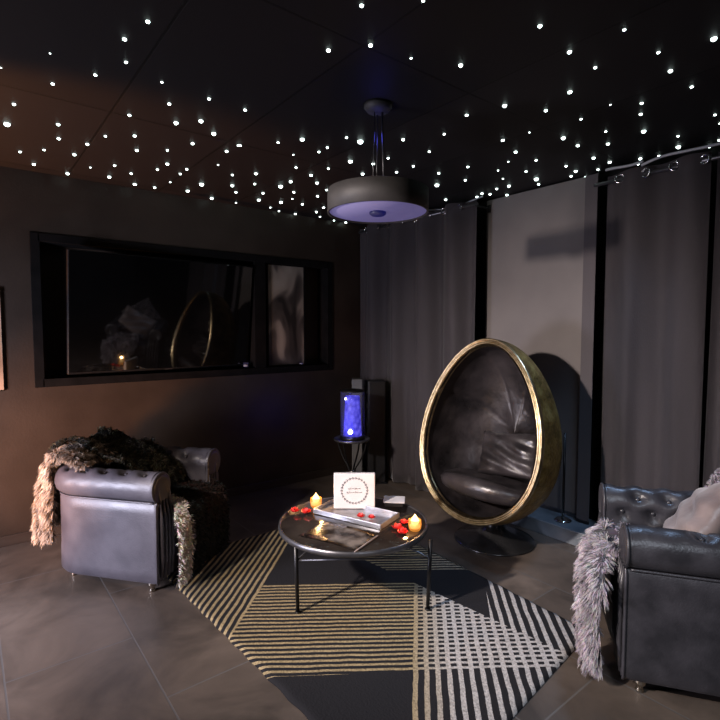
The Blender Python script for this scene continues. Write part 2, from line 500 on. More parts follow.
def framed_print(name, loc, w, h, label, matp, tilt=0.0, t=.014):
    o = empty(name, loc)
    tag(o, label, 'picture')
    bm = bmesh.new()
    for (cy, cz, sy, sz) in ((-w / 2 + t / 2, 0, t, h), (w / 2 - t / 2, 0, t, h), (0, h / 2 - t / 2, w - 2 * t, t), (0, -h / 2 + t / 2, w - 2 * t, t)):
        box(bm, (.012, cy, cz), (.024, sy, sz), .002)
    from_bm('frame', bm, M['black_trim'], o, False)
    bm = bmesh.new(); box(bm, (.008, 0, 0), (.01, w - 2 * t, h - 2 * t))
    from_bm('print', bm, matp, o, False)
    o.rotation_euler = (0, tilt, 0)
    return o
framed_print('framed_print', (WX - .045, 2.335, 1.562), .40, .93, 'tall framed print of soft beige and black shapes right of the television', M['art'])
mp, nt_, b_ = mat('warm_parchment_print')
nz_ = N(nt_, 'ShaderNodeTexNoise'); nz_.inputs['Scale'].default_value = 4
cr_ = N(nt_, 'ShaderNodeValToRGB'); cr_.color_ramp.elements[0].color = (.10, .05, .02, 1); cr_.color_ramp.elements[1].color = (.65, .45, .30, 1)
nt_.links.new(coords(nt_), nz_.inputs['Vector']); nt_.links.new(nz_.outputs['Fac'], cr_.inputs['Fac']); nt_.links.new(cr_.outputs['Color'], b_.inputs['Base Color'])
framed_print('framed_print', (WX + .002, -.055, 1.365), .51, .66, 'warm toned picture cut off by the left edge of the photo', mp, t=.003)

def tealight_cup(name, loc, label, lit=False, r=.022, h=.04, grp=None):
    o = empty(name, loc)
    tag(o, label, 'candle', grp)
    bm = bmesh.new(); lathe(bm, [(0, 0), (r * .8, 0), (r, h * .4), (r, h), (r * .9, h), (r * .88, h * .3), (0, h * .25)], seg=28)
    from_bm('glass_cup', bm, M['glass'], o)
    bm = bmesh.new(); lathe(bm, [(0, h * .27), (r * .8, h * .3), (r * .8, h * .62), (0, h * .6)], seg=24)
    from_bm('wax', bm, M['wax'] if lit else M['white'], o)
    if lit:
        bm = bmesh.new(); lathe(bm, [(0, h * .6), (r * .28, h * .75), (r * .36, h * .95), (r * .22, h * 1.25), (0, h * 1.6)], seg=16)
        from_bm('flame', bm, M['flame'], o)
    else:
        bm = bmesh.new(); tube(bm, [(0, 0, h * .6), (0, 0, h * .72)], .0012, 6)
        from_bm('wick', bm, M['black_plastic'], o)
    return o
tealight_cup('tealight', (WX - .035, 1.93, NZ0 + .012), 'unlit tealight cup on the ledge under the right end of the television', r=.026, h=.05)
tealight_cup('tealight', (WX - .035, 2.49, NZ0 + .012), 'unlit tealight cup on the ledge below the tall framed print', r=.02, h=.035)

# ------------------------------------------------------------------ curtains, blind, rods
def curtain(name, x0, x1, y, z0, z1, wl, amp, label, seed, mt=None, ph=0.0, bow=0.0):
    rnd = random.Random(seed)
    n = int((x1 - x0) / .012)
    a1, a2 = rnd.uniform(0, 6), rnd.uniform(0, 6)
    P = []
    for i in range(n + 1):
        x = x0 + (x1 - x0) * i / n
        row = []
        for j in range(25):
            v = j / 24
            z = z0 + (z1 - z0) * v
            loosen = (1 - v)
            k = 2 * PI * (x - x0) / wl + ph
            d = math.sin(k + .5 * loosen * math.sin(3.1 * x + a1)) * amp * (1 - .25 * loosen)
            d += .35 * amp * loosen * math.sin(2.3 * k + a2 + v * 2)
            row.append(pos(x + .012 * loosen * math.sin(k * .5 + a1), y + d, z))
        P.append(row)
    bm = bmesh.new(); grid_mesh(bm, P)
    bmesh.ops.solidify(bm, geom=bm.faces[:], thickness=.004)
    o = from_bm(name, bm, mt or M['curtain'])
    return o

def grommet(parent, x, y, z, ang):
    bm = bmesh.new()
    pts = [(0, .024 * math.cos(a * PI / 10), .024 * math.sin(a * PI / 10)) for a in range(20)]
    tube(bm, pts, .005, 8, closed=True)
    bmesh.ops.transform(bm, matrix=Matrix.Translation((x, y, z)) @ Matrix.Rotation(ang, 4, 'Z'), verts=bm.verts[:])
    from_bm('grommet', bm, M['chrome'], parent)

RY = 3.20
def curtain_thing(x0, x1, z_rod, wl, amp, label, seed, ph, step=1, zb=.02, extra=0.04, RY=3.20):
    root = empty('curtain', ((x0 + x1) / 2, RY, zb))
    tag(root, label, 'curtain')
    o = curtain('cloth', x0, x1, RY, zb, z_rod + extra, wl, amp, label, seed, ph=ph)
    o.location = (-(x0 + x1) / 2, -RY, -zb)
    o.parent = root
    k = 0
    while True:   # a ring wherever the cloth crosses the rod
        x = x0 + (k * PI - ph) / (2 * PI) * wl
        k += 1
        if x > x1 - .01: break
        if x < x0 + .01: continue
        grommet(root, x - (x0 + x1) / 2, -.014, z_rod - zb, R(72) if k % 2 else R(104))
    return root
curtain_thing(-3.985, -2.535, 2.40, .335, .055, 'dark grey pleated curtain hanging left of the egg chair', 3, 0.4, RY=3.14)
curtain_thing(-1.55, -.985, 2.355, .30, .030, 'wide dark grey curtain behind the right armchair', 8, 1.2, zb=.11)
curtain_thing(-.955, -.55, 2.345, .28, .04, 'narrow dark grey curtain at the right edge of the photo', 5, 0.2, zb=.11)

def rod(x0, x1, z, label, RY=3.20):
    o = empty('curtain_rod', ((x0 + x1) / 2, RY, z)); tag(o, label, 'curtain rod')
    h = (x1 - x0) / 2
    bm = bmesh.new(); tube(bm, [(-h, 0, 0), (h, 0, 0)], .011, 14)
    from_bm('pole', bm, M['grey_metal'], o)
    for s in (-1, 1):
        bm = bmesh.new(); box(bm, (s * (h - .05), .10, 0), (.012, .2, .012), .002); box(bm, (s * (h - .05), .205, 0), (.03, .01, .06), .002)
        from_bm('bracket', bm, M['black_metal'], o, False)
rod(-3.97, -2.50, 2.40, 'thin metal curtain rod above the left curtain', 3.14)
rod(-1.62, -.40, 2.352, 'thin metal curtain rod above the right curtains')

# string cable with little lights above the curtains
def cable(pts, r, label, name='light_cable'):
    # smooth catmull rom
    P = [Vector(p) for p in pts]; out = []
    for i in range(len(P) - 1):
        a, b, c, d = P[max(i - 1, 0)], P[i], P[i + 1], P[min(i + 2, len(P) - 1)]
        for k in range(6):
            t = k / 6
            out.append(.5 * ((2 * b) + (c - a) * t + (2 * a - 5 * b + 4 * c - d) * t * t + (3 * b - a - 3 * c + d) * t ** 3))
    out.append(P[-1])
    bm = bmesh.new(); tube(bm, out, r, 10)
    tag(from_bm(name, bm, M['cable']), label, 'cable')
cable([(-3.13, 3.2, 2.474), (-3.0, 3.2, 2.455), (-2.88, 3.2, 2.437), (-2.74, 3.2, 2.437), (-2.62, 3.2, 2.452), (-2.50, 3.2, 2.466)], .006, 'pale cable sagging just under the ceiling above the left curtain')
cable([(-1.55, 3.2, 2.432), (-1.49, 3.2, 2.43), (-1.40, 3.2, 2.424), (-1.33, 3.2, 2.43)], .008, 'shorter pale cable under the ceiling above the right curtain')
cable([(-1.335, 3.19, 2.405), (-1.27, 3.19, 2.42), (-1.2, 3.19, 2.428), (-1.10, 3.19, 2.424), (-1.0, 3.19, 2.42), (-.93, 3.19, 2.42)], .008, 'longer pale cable running to the right under the ceiling')

# flat blind panel behind the egg chair
bl = empty('panel_blind', (-2.15, 3.36, .10)); tag(bl, 'flat taupe blind panel hanging behind the egg chair', 'blind')
bm = bmesh.new(); box(bm, (0, 0, 1.19), (.86, .006, 2.36), .001)
from_bm('cloth', bm, M['blind'], bl, False)
bm = bmesh.new(); box(bm, (0, 0, .015), (.86, .016, .03), .004)
from_bm('bottom_rail', bm, M['grey_metal'], bl, False)
bs = empty('panel_blind', (-1.69, 3.30, .10)); tag(bs, 'narrow darker blind strip between the taupe panel and the right curtain', 'blind')
bm = bmesh.new(); box(bm, (0, 0, 1.18), (.085, .006, 2.35), .001)
from_bm('cloth', bm, M['curtain'], bs, False)
bm = bmesh.new(); box(bm, (0, 0, .012), (.085, .014, .024), .003)
from_bm('bottom_rail', bm, M['black_metal'], bs, False)

# ------------------------------------------------------------------ ceiling stars
STARS = [(-1.836,0.534,0.0075), (-1.996,0.498,0.0079), (-2.16,0.542,0.0065), (-2.344,0.468,0.0068), (-2.274,0.3,0.0034), (-2.541,0.341,0.007), (-2.517,0.16,0.0036), (-2.877,0.227,0.0077), (-3.168,0.217,0.0148), (-3.015,0.423,0.0084), (-3.231,0.453,0.0091), (-3.61,0.305,0.0077), (-3.484,0.412,0.0076), (-3.82,0.394,0.0105), (-3.462,0.564,0.0099), (-3.227,0.592,0.0093), (-3.035,0.646,0.007), (-3.904,0.592,0.0111), (-3.671,0.687,0.0058), (-2.67,0.679,0.0081), (-2.931,0.769,0.0089), (-3.154,0.837,0.0096), (-3.53,0.801,0.0083), (-3.81,0.828,0.0113), (-3.639,0.926,0.0087), (-3.885,1.011,0.0119), (-2.236,0.702,0.0055), (-2.424,0.792,0.0077), (-2.62,0.888,0.0112), (-2.518,0.978,0.0111), (-2.26,0.917,0.0075), (-2.634,1.092,0.0118), (-2.846,1.055,0.0093), (-2.842,1.255,0.0097), (-2.715,1.27,0.0074), (-3.042,0.977,0.0076), (-3.288,1.054,0.0104), (-3.443,1.039,0.0085), (-3.317,1.187,0.0085), (-3.441,1.187,0.0087), (-3.676,1.196,0.0064), (-3.82,1.371,0.0125), (-3.883,1.149,0.0096), (-3.585,1.389,0.0158), (-3.911,1.595,0.0131), (-3.107,1.313,0.0057), (-3.244,1.471,0.0088), (-3.479,1.576,0.012), (-3.628,1.672,0.0099), (-3.927,1.809,0.0074), (-1.317,1.052,0.0071), (-1.177,1.192,0.0053), (-1.597,1.116,0.0083), (-1.473,1.219,0.0081), (-1.444,1.398,0.005), (-1.358,1.588,0.0087), (-2.264,1.096,0.0079), (-1.644,1.971,0.0081), (-2.408,1.505,0.0121), (-2.534,1.425,0.0073), (-2.708,1.279,0.0074), (-2.426,1.685,0.0075), (-2.514,1.686,0.0077), (-2.652,1.594,0.0054), (-2.237,1.682,0.0071), (-2.232,1.774,0.0161), (-2.529,1.93,0.0137), (-2.478,2.074,0.0104), (-2.678,2.148,0.0111), (-2.342,2.078,0.008), (-2.066,1.943,0.0091), (-2.51,2.303,0.0087), (-2.353,2.304,0.0083), (-1.874,2.065,0.007), (-2.106,2.192,0.0077), (-2.35,2.538,0.0087), (-2.543,2.729,0.0159), (-2.144,2.589,0.0084), (-2.342,2.801,0.0091), (-2.779,3.086,0.0105), (-2.85,3.327,0.011), (-2.571,3.219,0.0103), (-2.844,1.729,0.0084), (-3.118,1.583,0.0111), (-3.34,1.684,0.0093), (-3.525,1.847,0.01), (-3.724,1.912,0.0133), (-3.892,2.107,0.0077), (-3.963,2.231,0.008), (-3.677,2.09,0.0136), (-3.276,1.86,0.0161), (-3.13,1.858,0.0117), (-3.354,2.017,0.0099), (-3.529,2.109,0.0072), (-3.624,2.262,0.0109), (-2.919,1.892,0.0112), (-3.041,2.022,0.0118), (-2.73,1.904,0.0085), (-3.144,2.179,0.0097), (-3.336,2.223,0.0102), (-3.607,2.465,0.0111), (-3.778,2.503,0.0116), (-3.922,2.638,0.0084), (-3.965,2.396,0.0081), (-3.965,2.969,0.0127), (-3.965,2.404,0.0082), (-3.965,2.829,0.0086), (-1.019,1.603,0.0076), (-1.04,1.836,0.0083), (-1.035,2.024,0.0066), (-0.848,1.855,0.0058), (-0.833,2.104,0.0063), (-0.671,2.162,0.0105), (-0.858,2.288,0.0089), (-0.854,2.508,0.0071), (-1.465,2.028,0.0103), (-1.375,2.227,0.0079), (-1.205,2.139,0.0097), (-1.32,2.454,0.0065), (-1.154,2.408,0.0042), (-1.577,2.402,0.0048), (-1.056,2.504,0.0076), (-1.11,2.626,0.008), (-1.191,2.86,0.0116), (-1.318,2.707,0.0069), (-1.394,2.894,0.0093), (-1.504,2.613,0.012), (-1.513,2.784,0.0094), (-1.73,2.382,0.0091), (-1.793,2.595,0.0097), (-1.925,2.711,0.0056), (-1.8,2.819,0.008), (-1.966,2.966,0.0086), (-2.069,2.803,0.0059), (-2.159,2.982,0.0063), (-2.234,3.159,0.012), (-2.337,3.153,0.0097), (-2.389,3.354,0.0101), (-2.485,3.171,0.01), (-2.459,3.235,0.0101), (-2.015,3.164,0.0153), (-2.076,3.291,0.0094), (-1.744,3.071,0.0083), (-1.758,3.217,0.0109), (-1.833,3.295,0.0089), (-1.558,3.057,0.0101), (-1.649,3.298,0.0085), (-1.534,3.213,0.0103), (-1.779,3.39,0.0089), (-1.386,3.293,0.0101), (-1.438,3.39,0.0082), (-1.105,3.078,0.007), (-1.165,3.256,0.0126), (-1.296,3.33,0.0078), (-0.888,2.919,0.0064), (-1.053,3.39,0.0095), (-0.986,3.32,0.0072), (-0.909,3.057,0.0046)]
STAR_PEND = (-2.232, 1.774)
star_me = None
STAR_ROOT = []
for i, (x, y, r) in enumerate(STARS):
    if star_me is None:
        bm = bmesh.new()
        lathe(bm, [(.9, 0.0), (.9, -.25), (.85, -.62), (.5, -.9), (0, -1.0)], seg=14)
        bmesh.ops.recalc_face_normals(bm, faces=bm.faces[:])
        star_me = bpy.data.meshes.new('star_light'); bm.to_mesh(star_me); bm.free()
        star_me.materials.append(M['star'])
        for p in star_me.polygons: p.use_smooth = True
    o = bpy.data.objects.new('ceiling_star_light', star_me)
    COL.objects.link(o)
    o.location = (x, y, CZ + .001)
    o.scale = (r, r, r)
    tag(o, 'small round white star light set into the black ceiling', 'light', 'star lights in the ceiling')
    if i == 8: o['label'] = 'brightest star light, on the brown lit ceiling at the left edge'; del o['group']
    if abs(r - 0) > 0 and (x, y) == STAR_PEND: o['label'] = 'brightest star light beside the pendant cords'; del o['group']

# ------------------------------------------------------------------ pendant lamp
pd = empty('pendant_lamp', (-1.83, 1.56, CZ)); tag(pd, 'round drum pendant lamp with a lilac glowing underside', 'lamp')
bm = bmesh.new(); lathe(bm, [(0, 0), (.066, 0), (.066, -.012), (.052, -.03), (.02, -.038), (0, -.038)], seg=40)
from_bm('ceiling_rose', bm, M['pendant_side'], pd)
for k in range(3):
    a = 2 * PI * k / 3 + .5
    bm = bmesh.new(); tube(bm, [(.02 * math.cos(a), .02 * math.sin(a), -.03), (.026 * math.cos(a), .026 * math.sin(a), -.24), (.03 * math.cos(a), .03 * math.sin(a), -.40)], .0028 if k else .0045, 8)
    from_bm('cord', bm, M['grey_metal'], pd)
bm = bmesh.new(); lathe(bm, [(.0, -0.394), (.23, -0.394), (.238, -0.397), (.238, -0.499), (.230, -0.499), (.230, -0.404), (0, -0.402)], seg=72)
from_bm('drum_shade', bm, M['pendant_side'], pd)
bm = bmesh.new(); lathe(bm, [(0, -0.484), (.229, -0.484), (.229, -0.492), (0, -0.494)], seg=72)
from_bm('diffuser', bm, M['pendant_diffuser'], pd)
bm = bmesh.new(); lathe(bm, [(0, -0.492), (.040, -0.492), (.040, -0.502), (.03, -0.510), (0, -0.512)], seg=32)
from_bm('finial', bm, M['blue_dark'], pd)

# ------------------------------------------------------------------ rug
RC = [(-3.12, .862), (-.965, .968), (-1.112, 2.275), (-3.10, 2.36)]
bm = bmesh.new()
NX, NY = 110, 70
rnd = random.Random(4)
P = []
for i in range(NX + 1):
    row = []
    for j in range(NY + 1):
        u, v = i / NX, j / NY
        a = Vector(RC[0]).lerp(Vector(RC[1]), u); c = Vector(RC[3]).lerp(Vector(RC[2]), u)
        q = a.lerp(c, v)
        e = min(u, 1 - u, v * .7, (1 - v) * .7)
        z = .011 if e > .004 else .004
        wv = .003 * math.sin(q.x * 40 + q.y * 7) * math.exp(-e * 60)
        row.append(pos(q.x, q.y + wv, z))
    P.append(row)
V_ = grid_mesh(bm, P)
low = [[None] * (NY + 1) for _ in range(NX + 1)]
bm.verts.ensure_lookup_table()
border = [V_[i][0] for i in range(NX + 1)] + [V_[NX][j] for j in range(1, NY + 1)] + [V_[i][NY] for i in range(NX - 1, -1, -1)] + [V_[0][j] for j in range(NY - 1, 0, -1)]
skirt = [bm.verts.new((v.co.x, v.co.y, .0005)) for v in border]
for i in range(len(border)):
    j = (i + 1) % len(border)
    bm.faces.new((border[i], border[j], skirt[j], skirt[i]))
bm.faces.new(skirt)
tag(from_bm('area_rug', bm, M['rug']), 'black rug with crossing gold and white stripes under the coffee table', 'rug')

# ------------------------------------------------------------------ coffee table
RZ = .012
tb = empty('coffee_table', (-2.10, 1.62, RZ)); tag(tb, 'low round black coffee table with thin metal legs on the rug', 'table')
TZ = .40
bm = bmesh.new(); lathe(bm, [(0, TZ - RZ - .012), (.385, TZ - RZ - .012), (.388, TZ - RZ - .008), (.388, TZ - RZ - .003), (.385, TZ - RZ), (0, TZ - RZ)], seg=96)
from_bm('table_top', bm, M['table_glass'], tb)
bm = bmesh.new(); lathe(bm, [(.387, TZ - RZ - .024), (.399, TZ - RZ - .024), (.401, TZ - RZ - .012), (.399, TZ - RZ + .004), (.393, TZ - RZ + .005), (.3885, TZ - RZ + .001), (.387, TZ - RZ - .024)], seg=96, close_bottom=False, close_top=False)
from_bm('rim', bm, M['grey_metal'], tb)
legs = [(-2.099, 1.268), (-1.715, 1.765), (-2.41, 1.70), ]
legs = [(0.0, -.352), (.385, .18), (-.33, .19)]
for (lx, ly) in legs:
    bm = bmesh.new(); tube(bm, [(lx * 1.03, ly * 1.03, TZ - RZ - .022), (lx * 1.0, ly * 1.0, .004)], [.011, .009], 12)
    lathe(bm, [(0, 0), (.014, 0), (.014, .006), (0, .006)], (lx, ly, 0), 16)
    from_bm('leg', bm, M['black_metal'], tb)
bm = bmesh.new()
for i in range(3):
    a, c = legs[i], legs[(i + 1) % 3]
    tube(bm, [(a[0] * 1.01, a[1] * 1.01, .27), (c[0] * 1.01, c[1] * 1.01, .27)], .005, 8)
from_bm('brace', bm, M['grey_metal'], tb)

# tray, sign, papers, candles and flowers on the table
ang = math.atan2(1.681 - 1.50, -1.949 + 2.44)
def put(name, loc, rz, label, cat, grp=None):
    o = empty(name, loc, rz); tag(o, label, cat, grp); return o
tr = put('serving_tray', (-2.148, 1.675, TZ), R(19), 'shallow grey metal serving tray holding the white sign', 'tray')
bm = bmesh.new(); box(bm, (0, 0, .004), (.43, .20, .006), .002)
from_bm('tray_base', bm, M['tray'], tr, False)
bm = bmesh.new()
for (cx, cy, sx, sy) in ((0, -.10, .44, .009), (0, .10, .44, .009), (-.2155, 0, .009, .20), (.2155, 0, .009, .20)):
    box(bm, (cx, cy, .015), (sx, sy, .028), .003)
from_bm('tray_lip', bm, M['tray'], tr, False)

sg = put('square_sign', (-2.225, 1.725, TZ + .0072), R(51.6), 'white square sign with a grey wreath ring standing upright on the table', 'sign')
bm = bmesh.new(); box(bm, (0, 0, .105), (.235, .026, .205), .004)
from_bm('board', bm, M['white'], sg, False)
bm = bmesh.new()
cz = .108
for k in range(26):
    a = 2 * PI * k / 26
    for s in (-1, 1):
        r0 = .073 + s * .004
        c = Vector((r0 * math.cos(a), -.0145, cz + r0 * math.sin(a)))
        d = Vector((-math.sin(a) + s * .5 * math.cos(a), 0, math.cos(a) + s * .5 * math.sin(a))).normalized() * .0065
        n_ = Vector((d.z, 0, -d.x)) * .35
        q = [bm.verts.new(c - d), bm.verts.new(c + n_), bm.verts.new(c + d), bm.verts.new(c - n_)]
        bm.faces.new(q)
tube(bm, [(.073 * math.cos(2 * PI * k / 48), -.014, cz + .073 * math.sin(2 * PI * k / 48)) for k in range(48)], .0011, 6, closed=True)
from_bm('wreath', bm, M['ink'], sg, False)
bm = bmesh.new()
for (row, x0, x1) in ((.012, -.035, .035), (-.010, -.045, .045)):
    pts = []
    for k in range(60):
        t = k / 59
        pts.append((x0 + (x1 - x0) * t + .003 * math.sin(t * 50), -.0143, cz + row + .006 * math.sin(t * 45) * (.5 + .5 * math.sin(t * 13))))
    tube(bm, pts, .0008, 5)
from_bm('lettering', bm, M['ink'], sg)

mg = put('magazine', (-1.975, 1.425, TZ + .0005), R(20), 'open dark magazine lying at the front of the table', 'magazine')
bm = bmesh.new()
Pm = []
for i in range(25):
    x = -.165 + .33 * i / 24
    lift = .010 * (abs(math.sin((i / 24) * PI * 1.0)) ** .7)
    Pm.append([pos(x, -.105 + .21 * j / 6, .008 + lift) for j in range(7)])
grid_mesh(bm, Pm); bmesh.ops.solidify(bm, geom=bm.faces[:], thickness=.003)
from_bm('cover', bm, M['magazine'], mg)
bm = bmesh.new(); box(bm, (.168, 0, .006), (.006, .215, .006), .001)
from_bm('pale_edge', bm, M['satin'], mg, False)

cb = put('card_box', (-2.14, 1.955, TZ), R(45), 'small grey card holder lying behind the right candle', 'box')
cb.location = (-2.14, 1.955, TZ + .001)
bm = bmesh.new(); box(bm, (0, 0, .014), (.105, .075, .028), .003)
from_bm('tray', bm, M['black_plastic'], cb, False)
bm = bmesh.new(); box(bm, (0, 0, .032), (.125, .085, .004), .001, rot=Euler((R(8), 0, 0)))
from_bm('card', bm, M['grey_card'], cb, False)

def table_candle(loc, label):
    o = empty('votive_candle', loc); tag(o, label, 'candle')
    bm = bmesh.new(); lathe(bm, [(0, 0), (.024, 0), (.031, .010), (.034, .030), (.032, .055), (.0295, .055), (.0315, .030), (.028, .013), (0, .008)], seg=32)
    from_bm('glass_cup', bm, M['halo_glass'], o)
    bm = bmesh.new(); lathe(bm, [(0, .0085), (.026, .014), (.0285, .026), (0, .025)], seg=28)
    from_bm('wax', bm, M['wax'], o)
    bm = bmesh.new(); lathe(bm, [(0, .026), (.012, .030), (.020, .040), (.0215, .050), (.017, .062), (.009, .072), (.003, .080), (0, .084)], seg=24)
    from_bm('flame', bm, M['flame'], o)
    return o
table_candle((-2.398, 1.576, TZ), 'lit votive candle in glass left of the white sign')
table_candle((-1.80, 1.79, TZ), 'lit votive candle in glass at the right side of the table')

def flower(loc, label, seed, s=1.0):
    rnd = random.Random(seed)
    o = empty('red_flower', loc, rnd.uniform(0, 6)); tag(o, label, 'flower')
    bm = bmesh.new()
    for ring, (cnt, rr, tilt) in enumerate(((6, .017, 25), (5, .012, 50), (3, .006, 75))):
        for k in range(cnt):
            a = 2 * PI * (k + ring * .4) / cnt + rnd.uniform(-.15, .15)
            Pp = []
            for i in range(5):
                u = i / 4
                row = []
                for j in range(5):
                    v = j / 4 - .5
                    l = .022 * s * u
                    w = .018 * s * math.sin(PI * min(1, .15 + u * .8)) * v * 1.2
                    tt = R(tilt) * (0.4 + .6 * u)
                    x = rr * s * .3 + l * math.cos(tt); z = .004 + l * math.sin(tt) + .25 * abs(v) * .01
                    row.append(Matrix.Rotation(a, 3, 'Z') @ Vector((x, w, z)))
                Pp.append(row)
            grid_mesh(bm, Pp)
    from_bm('petals', bm, M['red_petal'], o)
    bm = bmesh.new(); lathe(bm, [(0, 0), (.005 * s, .002), (.006 * s, .012), (0, .018)], seg=12)
    from_bm('flower_centre', bm, M['gold_cloth'], o)
    return o
fz = TZ + .001
flower((-2.402, 1.435, fz), 'red flower furthest left on the coffee table', 1, 1.1)
flower((-2.345, 1.475, fz), 'red flower in front of the left candle', 2, 1.25)
flower((-2.09, 1.665, TZ + .008), 'red flower lying in the tray at the foot of the sign', 3, 1.0)
flower((-2.04, 1.70, TZ + .008), 'red flower in the tray near its right end', 4, .9)
flower((-1.86, 1.725, fz), 'red flower touching the left side of the right candle', 5, 1.25)
flower((-1.80, 1.705, fz), 'red flower in front of the right candle', 6, 1.2)
flower((-1.89, 1.80, fz), 'red flower behind the others beside the right candle', 7, 1.0)

# ------------------------------------------------------------------ fur
def fur_part(name, S, n, length, colf, parent, nu=30, nv=30, seed=1, width=.0035, droop=.9, thick=.02, spread=.35, clump=.03, comb=None, flip=False, both=0.0):
    """S(u,v)->Vector; shaggy pile of tapered fibres on a padded backing, one mesh"""
    rnd = random.Random(seed)
    verts, faces, cols = [], [], []
    def nrm(u, v):
        e = .01
        a = S(min(u + e, 1), v) - S(max(u - e, 0), v)
        b = S(u, min(v + e, 1)) - S(u, max(v - e, 0))
        c = b.cross(a) if flip else a.cross(b)
        return c.normalized() if c.length > 1e-9 else Vector((0, 0, 1))
    # backing
    idx = {}
    for i in range(nu + 1):
        for j in range(nv + 1):
            u, v = i / nu, j / nv
            p = S(u, v); nn = nrm(u, v)
            idx[i, j] = len(verts)
            verts.append(p + nn * thick * .5 * (math.sin(PI * u) ** .3 if 0 < u < 1 else 0)); c = colf(u, v, rnd, 0.0); cols.append(c)
    for i in range(nu):
        for j in range(nv):
            faces.append((idx[i, j], idx[i + 1, j], idx[i + 1, j + 1], idx[i, j + 1]))
    cl = {}
    g = Vector((0, 0, -1))
    for _ in range(n):
        u, v = rnd.random(), rnd.random()
        p = S(u, v); nn = nrm(u, v)
        if both and rnd.random() < both: nn = -nn
        key = tuple(int(math.floor(c / clump)) for c in p)
        if key not in cl:
            cl[key] = (Vector((rnd.uniform(-1, 1), rnd.uniform(-1, 1), rnd.uniform(-1, 1))), rnd.uniform(.7, 1.25), rnd.uniform(.75, 1.2),
                       Vector([(k + rnd.random()) * clump for k in key]))
        cd, cll, cb_, cc = cl[key]
        L_ = length * cll * rnd.uniform(.75, 1.15)
        d = (nn * .8 + cd * spread + Vector((rnd.uniform(-1, 1), rnd.uniform(-1, 1), rnd.uniform(-1, 1))) * spread * .35)
        if comb: d += comb
        d.normalize()
        side = d.cross(Vector((rnd.uniform(-1, 1), rnd.uniform(-1, 1), rnd.uniform(-1, 1))))
        if side.length < 1e-4: continue
        side.normalize(); side *= width * rnd.uniform(.6, 1.3)
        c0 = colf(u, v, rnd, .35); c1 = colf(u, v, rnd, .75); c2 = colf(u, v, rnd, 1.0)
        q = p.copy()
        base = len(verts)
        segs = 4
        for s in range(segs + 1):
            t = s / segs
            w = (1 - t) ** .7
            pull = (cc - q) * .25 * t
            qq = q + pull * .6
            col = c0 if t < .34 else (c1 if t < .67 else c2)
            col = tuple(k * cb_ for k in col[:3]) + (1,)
            if s < segs:
                verts.append(qq - side * w); verts.append(qq + side * w); cols += [col, col]
            else:
                verts.append(qq); cols.append(col)
            dd = (d + g * droop * t * 1.6).normalized()
            q = q + dd * (L_ / segs)
        for s in range(segs - 1):
            a = base + 2 * s
            faces.append((a, a + 1, a + 3, a + 2))
        a = base + 2 * (segs - 1)
        faces.append((a, a + 1, a + 2))
    me = bpy.data.meshes.new(name)
    me.from_pydata([tuple(v) for v in verts], [], faces)
    ca = me.color_attributes.new('Col', 'FLOAT_COLOR', 'POINT')
    flat = []
    for c in cols: flat += [c[0], c[1], c[2], 1.0]
    ca.data.foreach_set('color', flat)
    return link_mesh(name, me, M['fur'], parent)

def path_fn(pts):
    P = [Vector(p) for p in pts]
    n = len(P) - 1
    def f(t):
        t = max(0, min(.99999, t)) * n
        i = int(t); k = t - i
        a, b, c, d = P[max(i - 1, 0)], P[i], P[i + 1], P[min(i + 2, n)]
        return .5 * ((2 * b) + (c - a) * k + (2 * a - 5 * b + 4 * c - d) * k * k + (3 * b - a - 3 * c + d) * k ** 3)
    return f

# ------------------------------------------------------------------ armchairs
HW, XF, XB, CR = .33, .375, .42, .22
def upath(hw, xf, xb, r):
    """U shaped plan line; returns list of (point, outward normal, arclength)"""
    out = []
    def add(x, y, nx, ny):
        out.append([Vector((x, y, 0)), Vector((nx, ny, 0)), 0])
    n1 = 26
    for i in range(n1): add(xf + (-xb + r - xf) * i / n1, -hw, 0, -1)
    for i in range(18):
        a = -PI / 2 - (PI / 2) * i / 18
        add(-xb + r + r * math.cos(a), -hw + r + r * math.sin(a), math.cos(a), math.sin(a))
    n2 = 16
    for i in range(n2): add(-xb, -hw + r + (2 * hw - 2 * r) * i / n2, -1, 0)
    for i in range(18):
        a = PI - (PI / 2) * i / 18
        add(-xb + r + r * math.cos(a), hw - r + r * math.sin(a), math.cos(a), math.sin(a))
    for i in range(n1 + 1): add(-xb + r + (xf + xb - r) * i / n1, hw, 0, 1)
    s = 0
    for i in range(1, len(out)):
        s += (out[i][0] - out[i - 1][0]).length; out[i][2] = s
    return out

def chair_profile():
    pr_ = []
    ZS = 1.045
    pr_.append((-.012, .065)); pr_.append((0, .08))
    for k in range(1, 9): pr_.append((.0 - .004 * k / 8, .08 + .395 * k / 8))
    pr_.append((-.014, .487)); pr_.append((-.016, .494))
    cx, cz, r = -.052, .560, .078
    for k in range(30):
        a = R(-62) + R(262) * k / 29
        pr_.append((cx + r * math.cos(a), cz + r * math.sin(a) * .98))
    for k in range(1, 15): pr_.append((-.128 - .028 * k / 14, .52 - .25 * k / 14))
    return [(a, .08 + (b - .08) * ZS) if b > .08 else (a, b) for a, b in pr_]

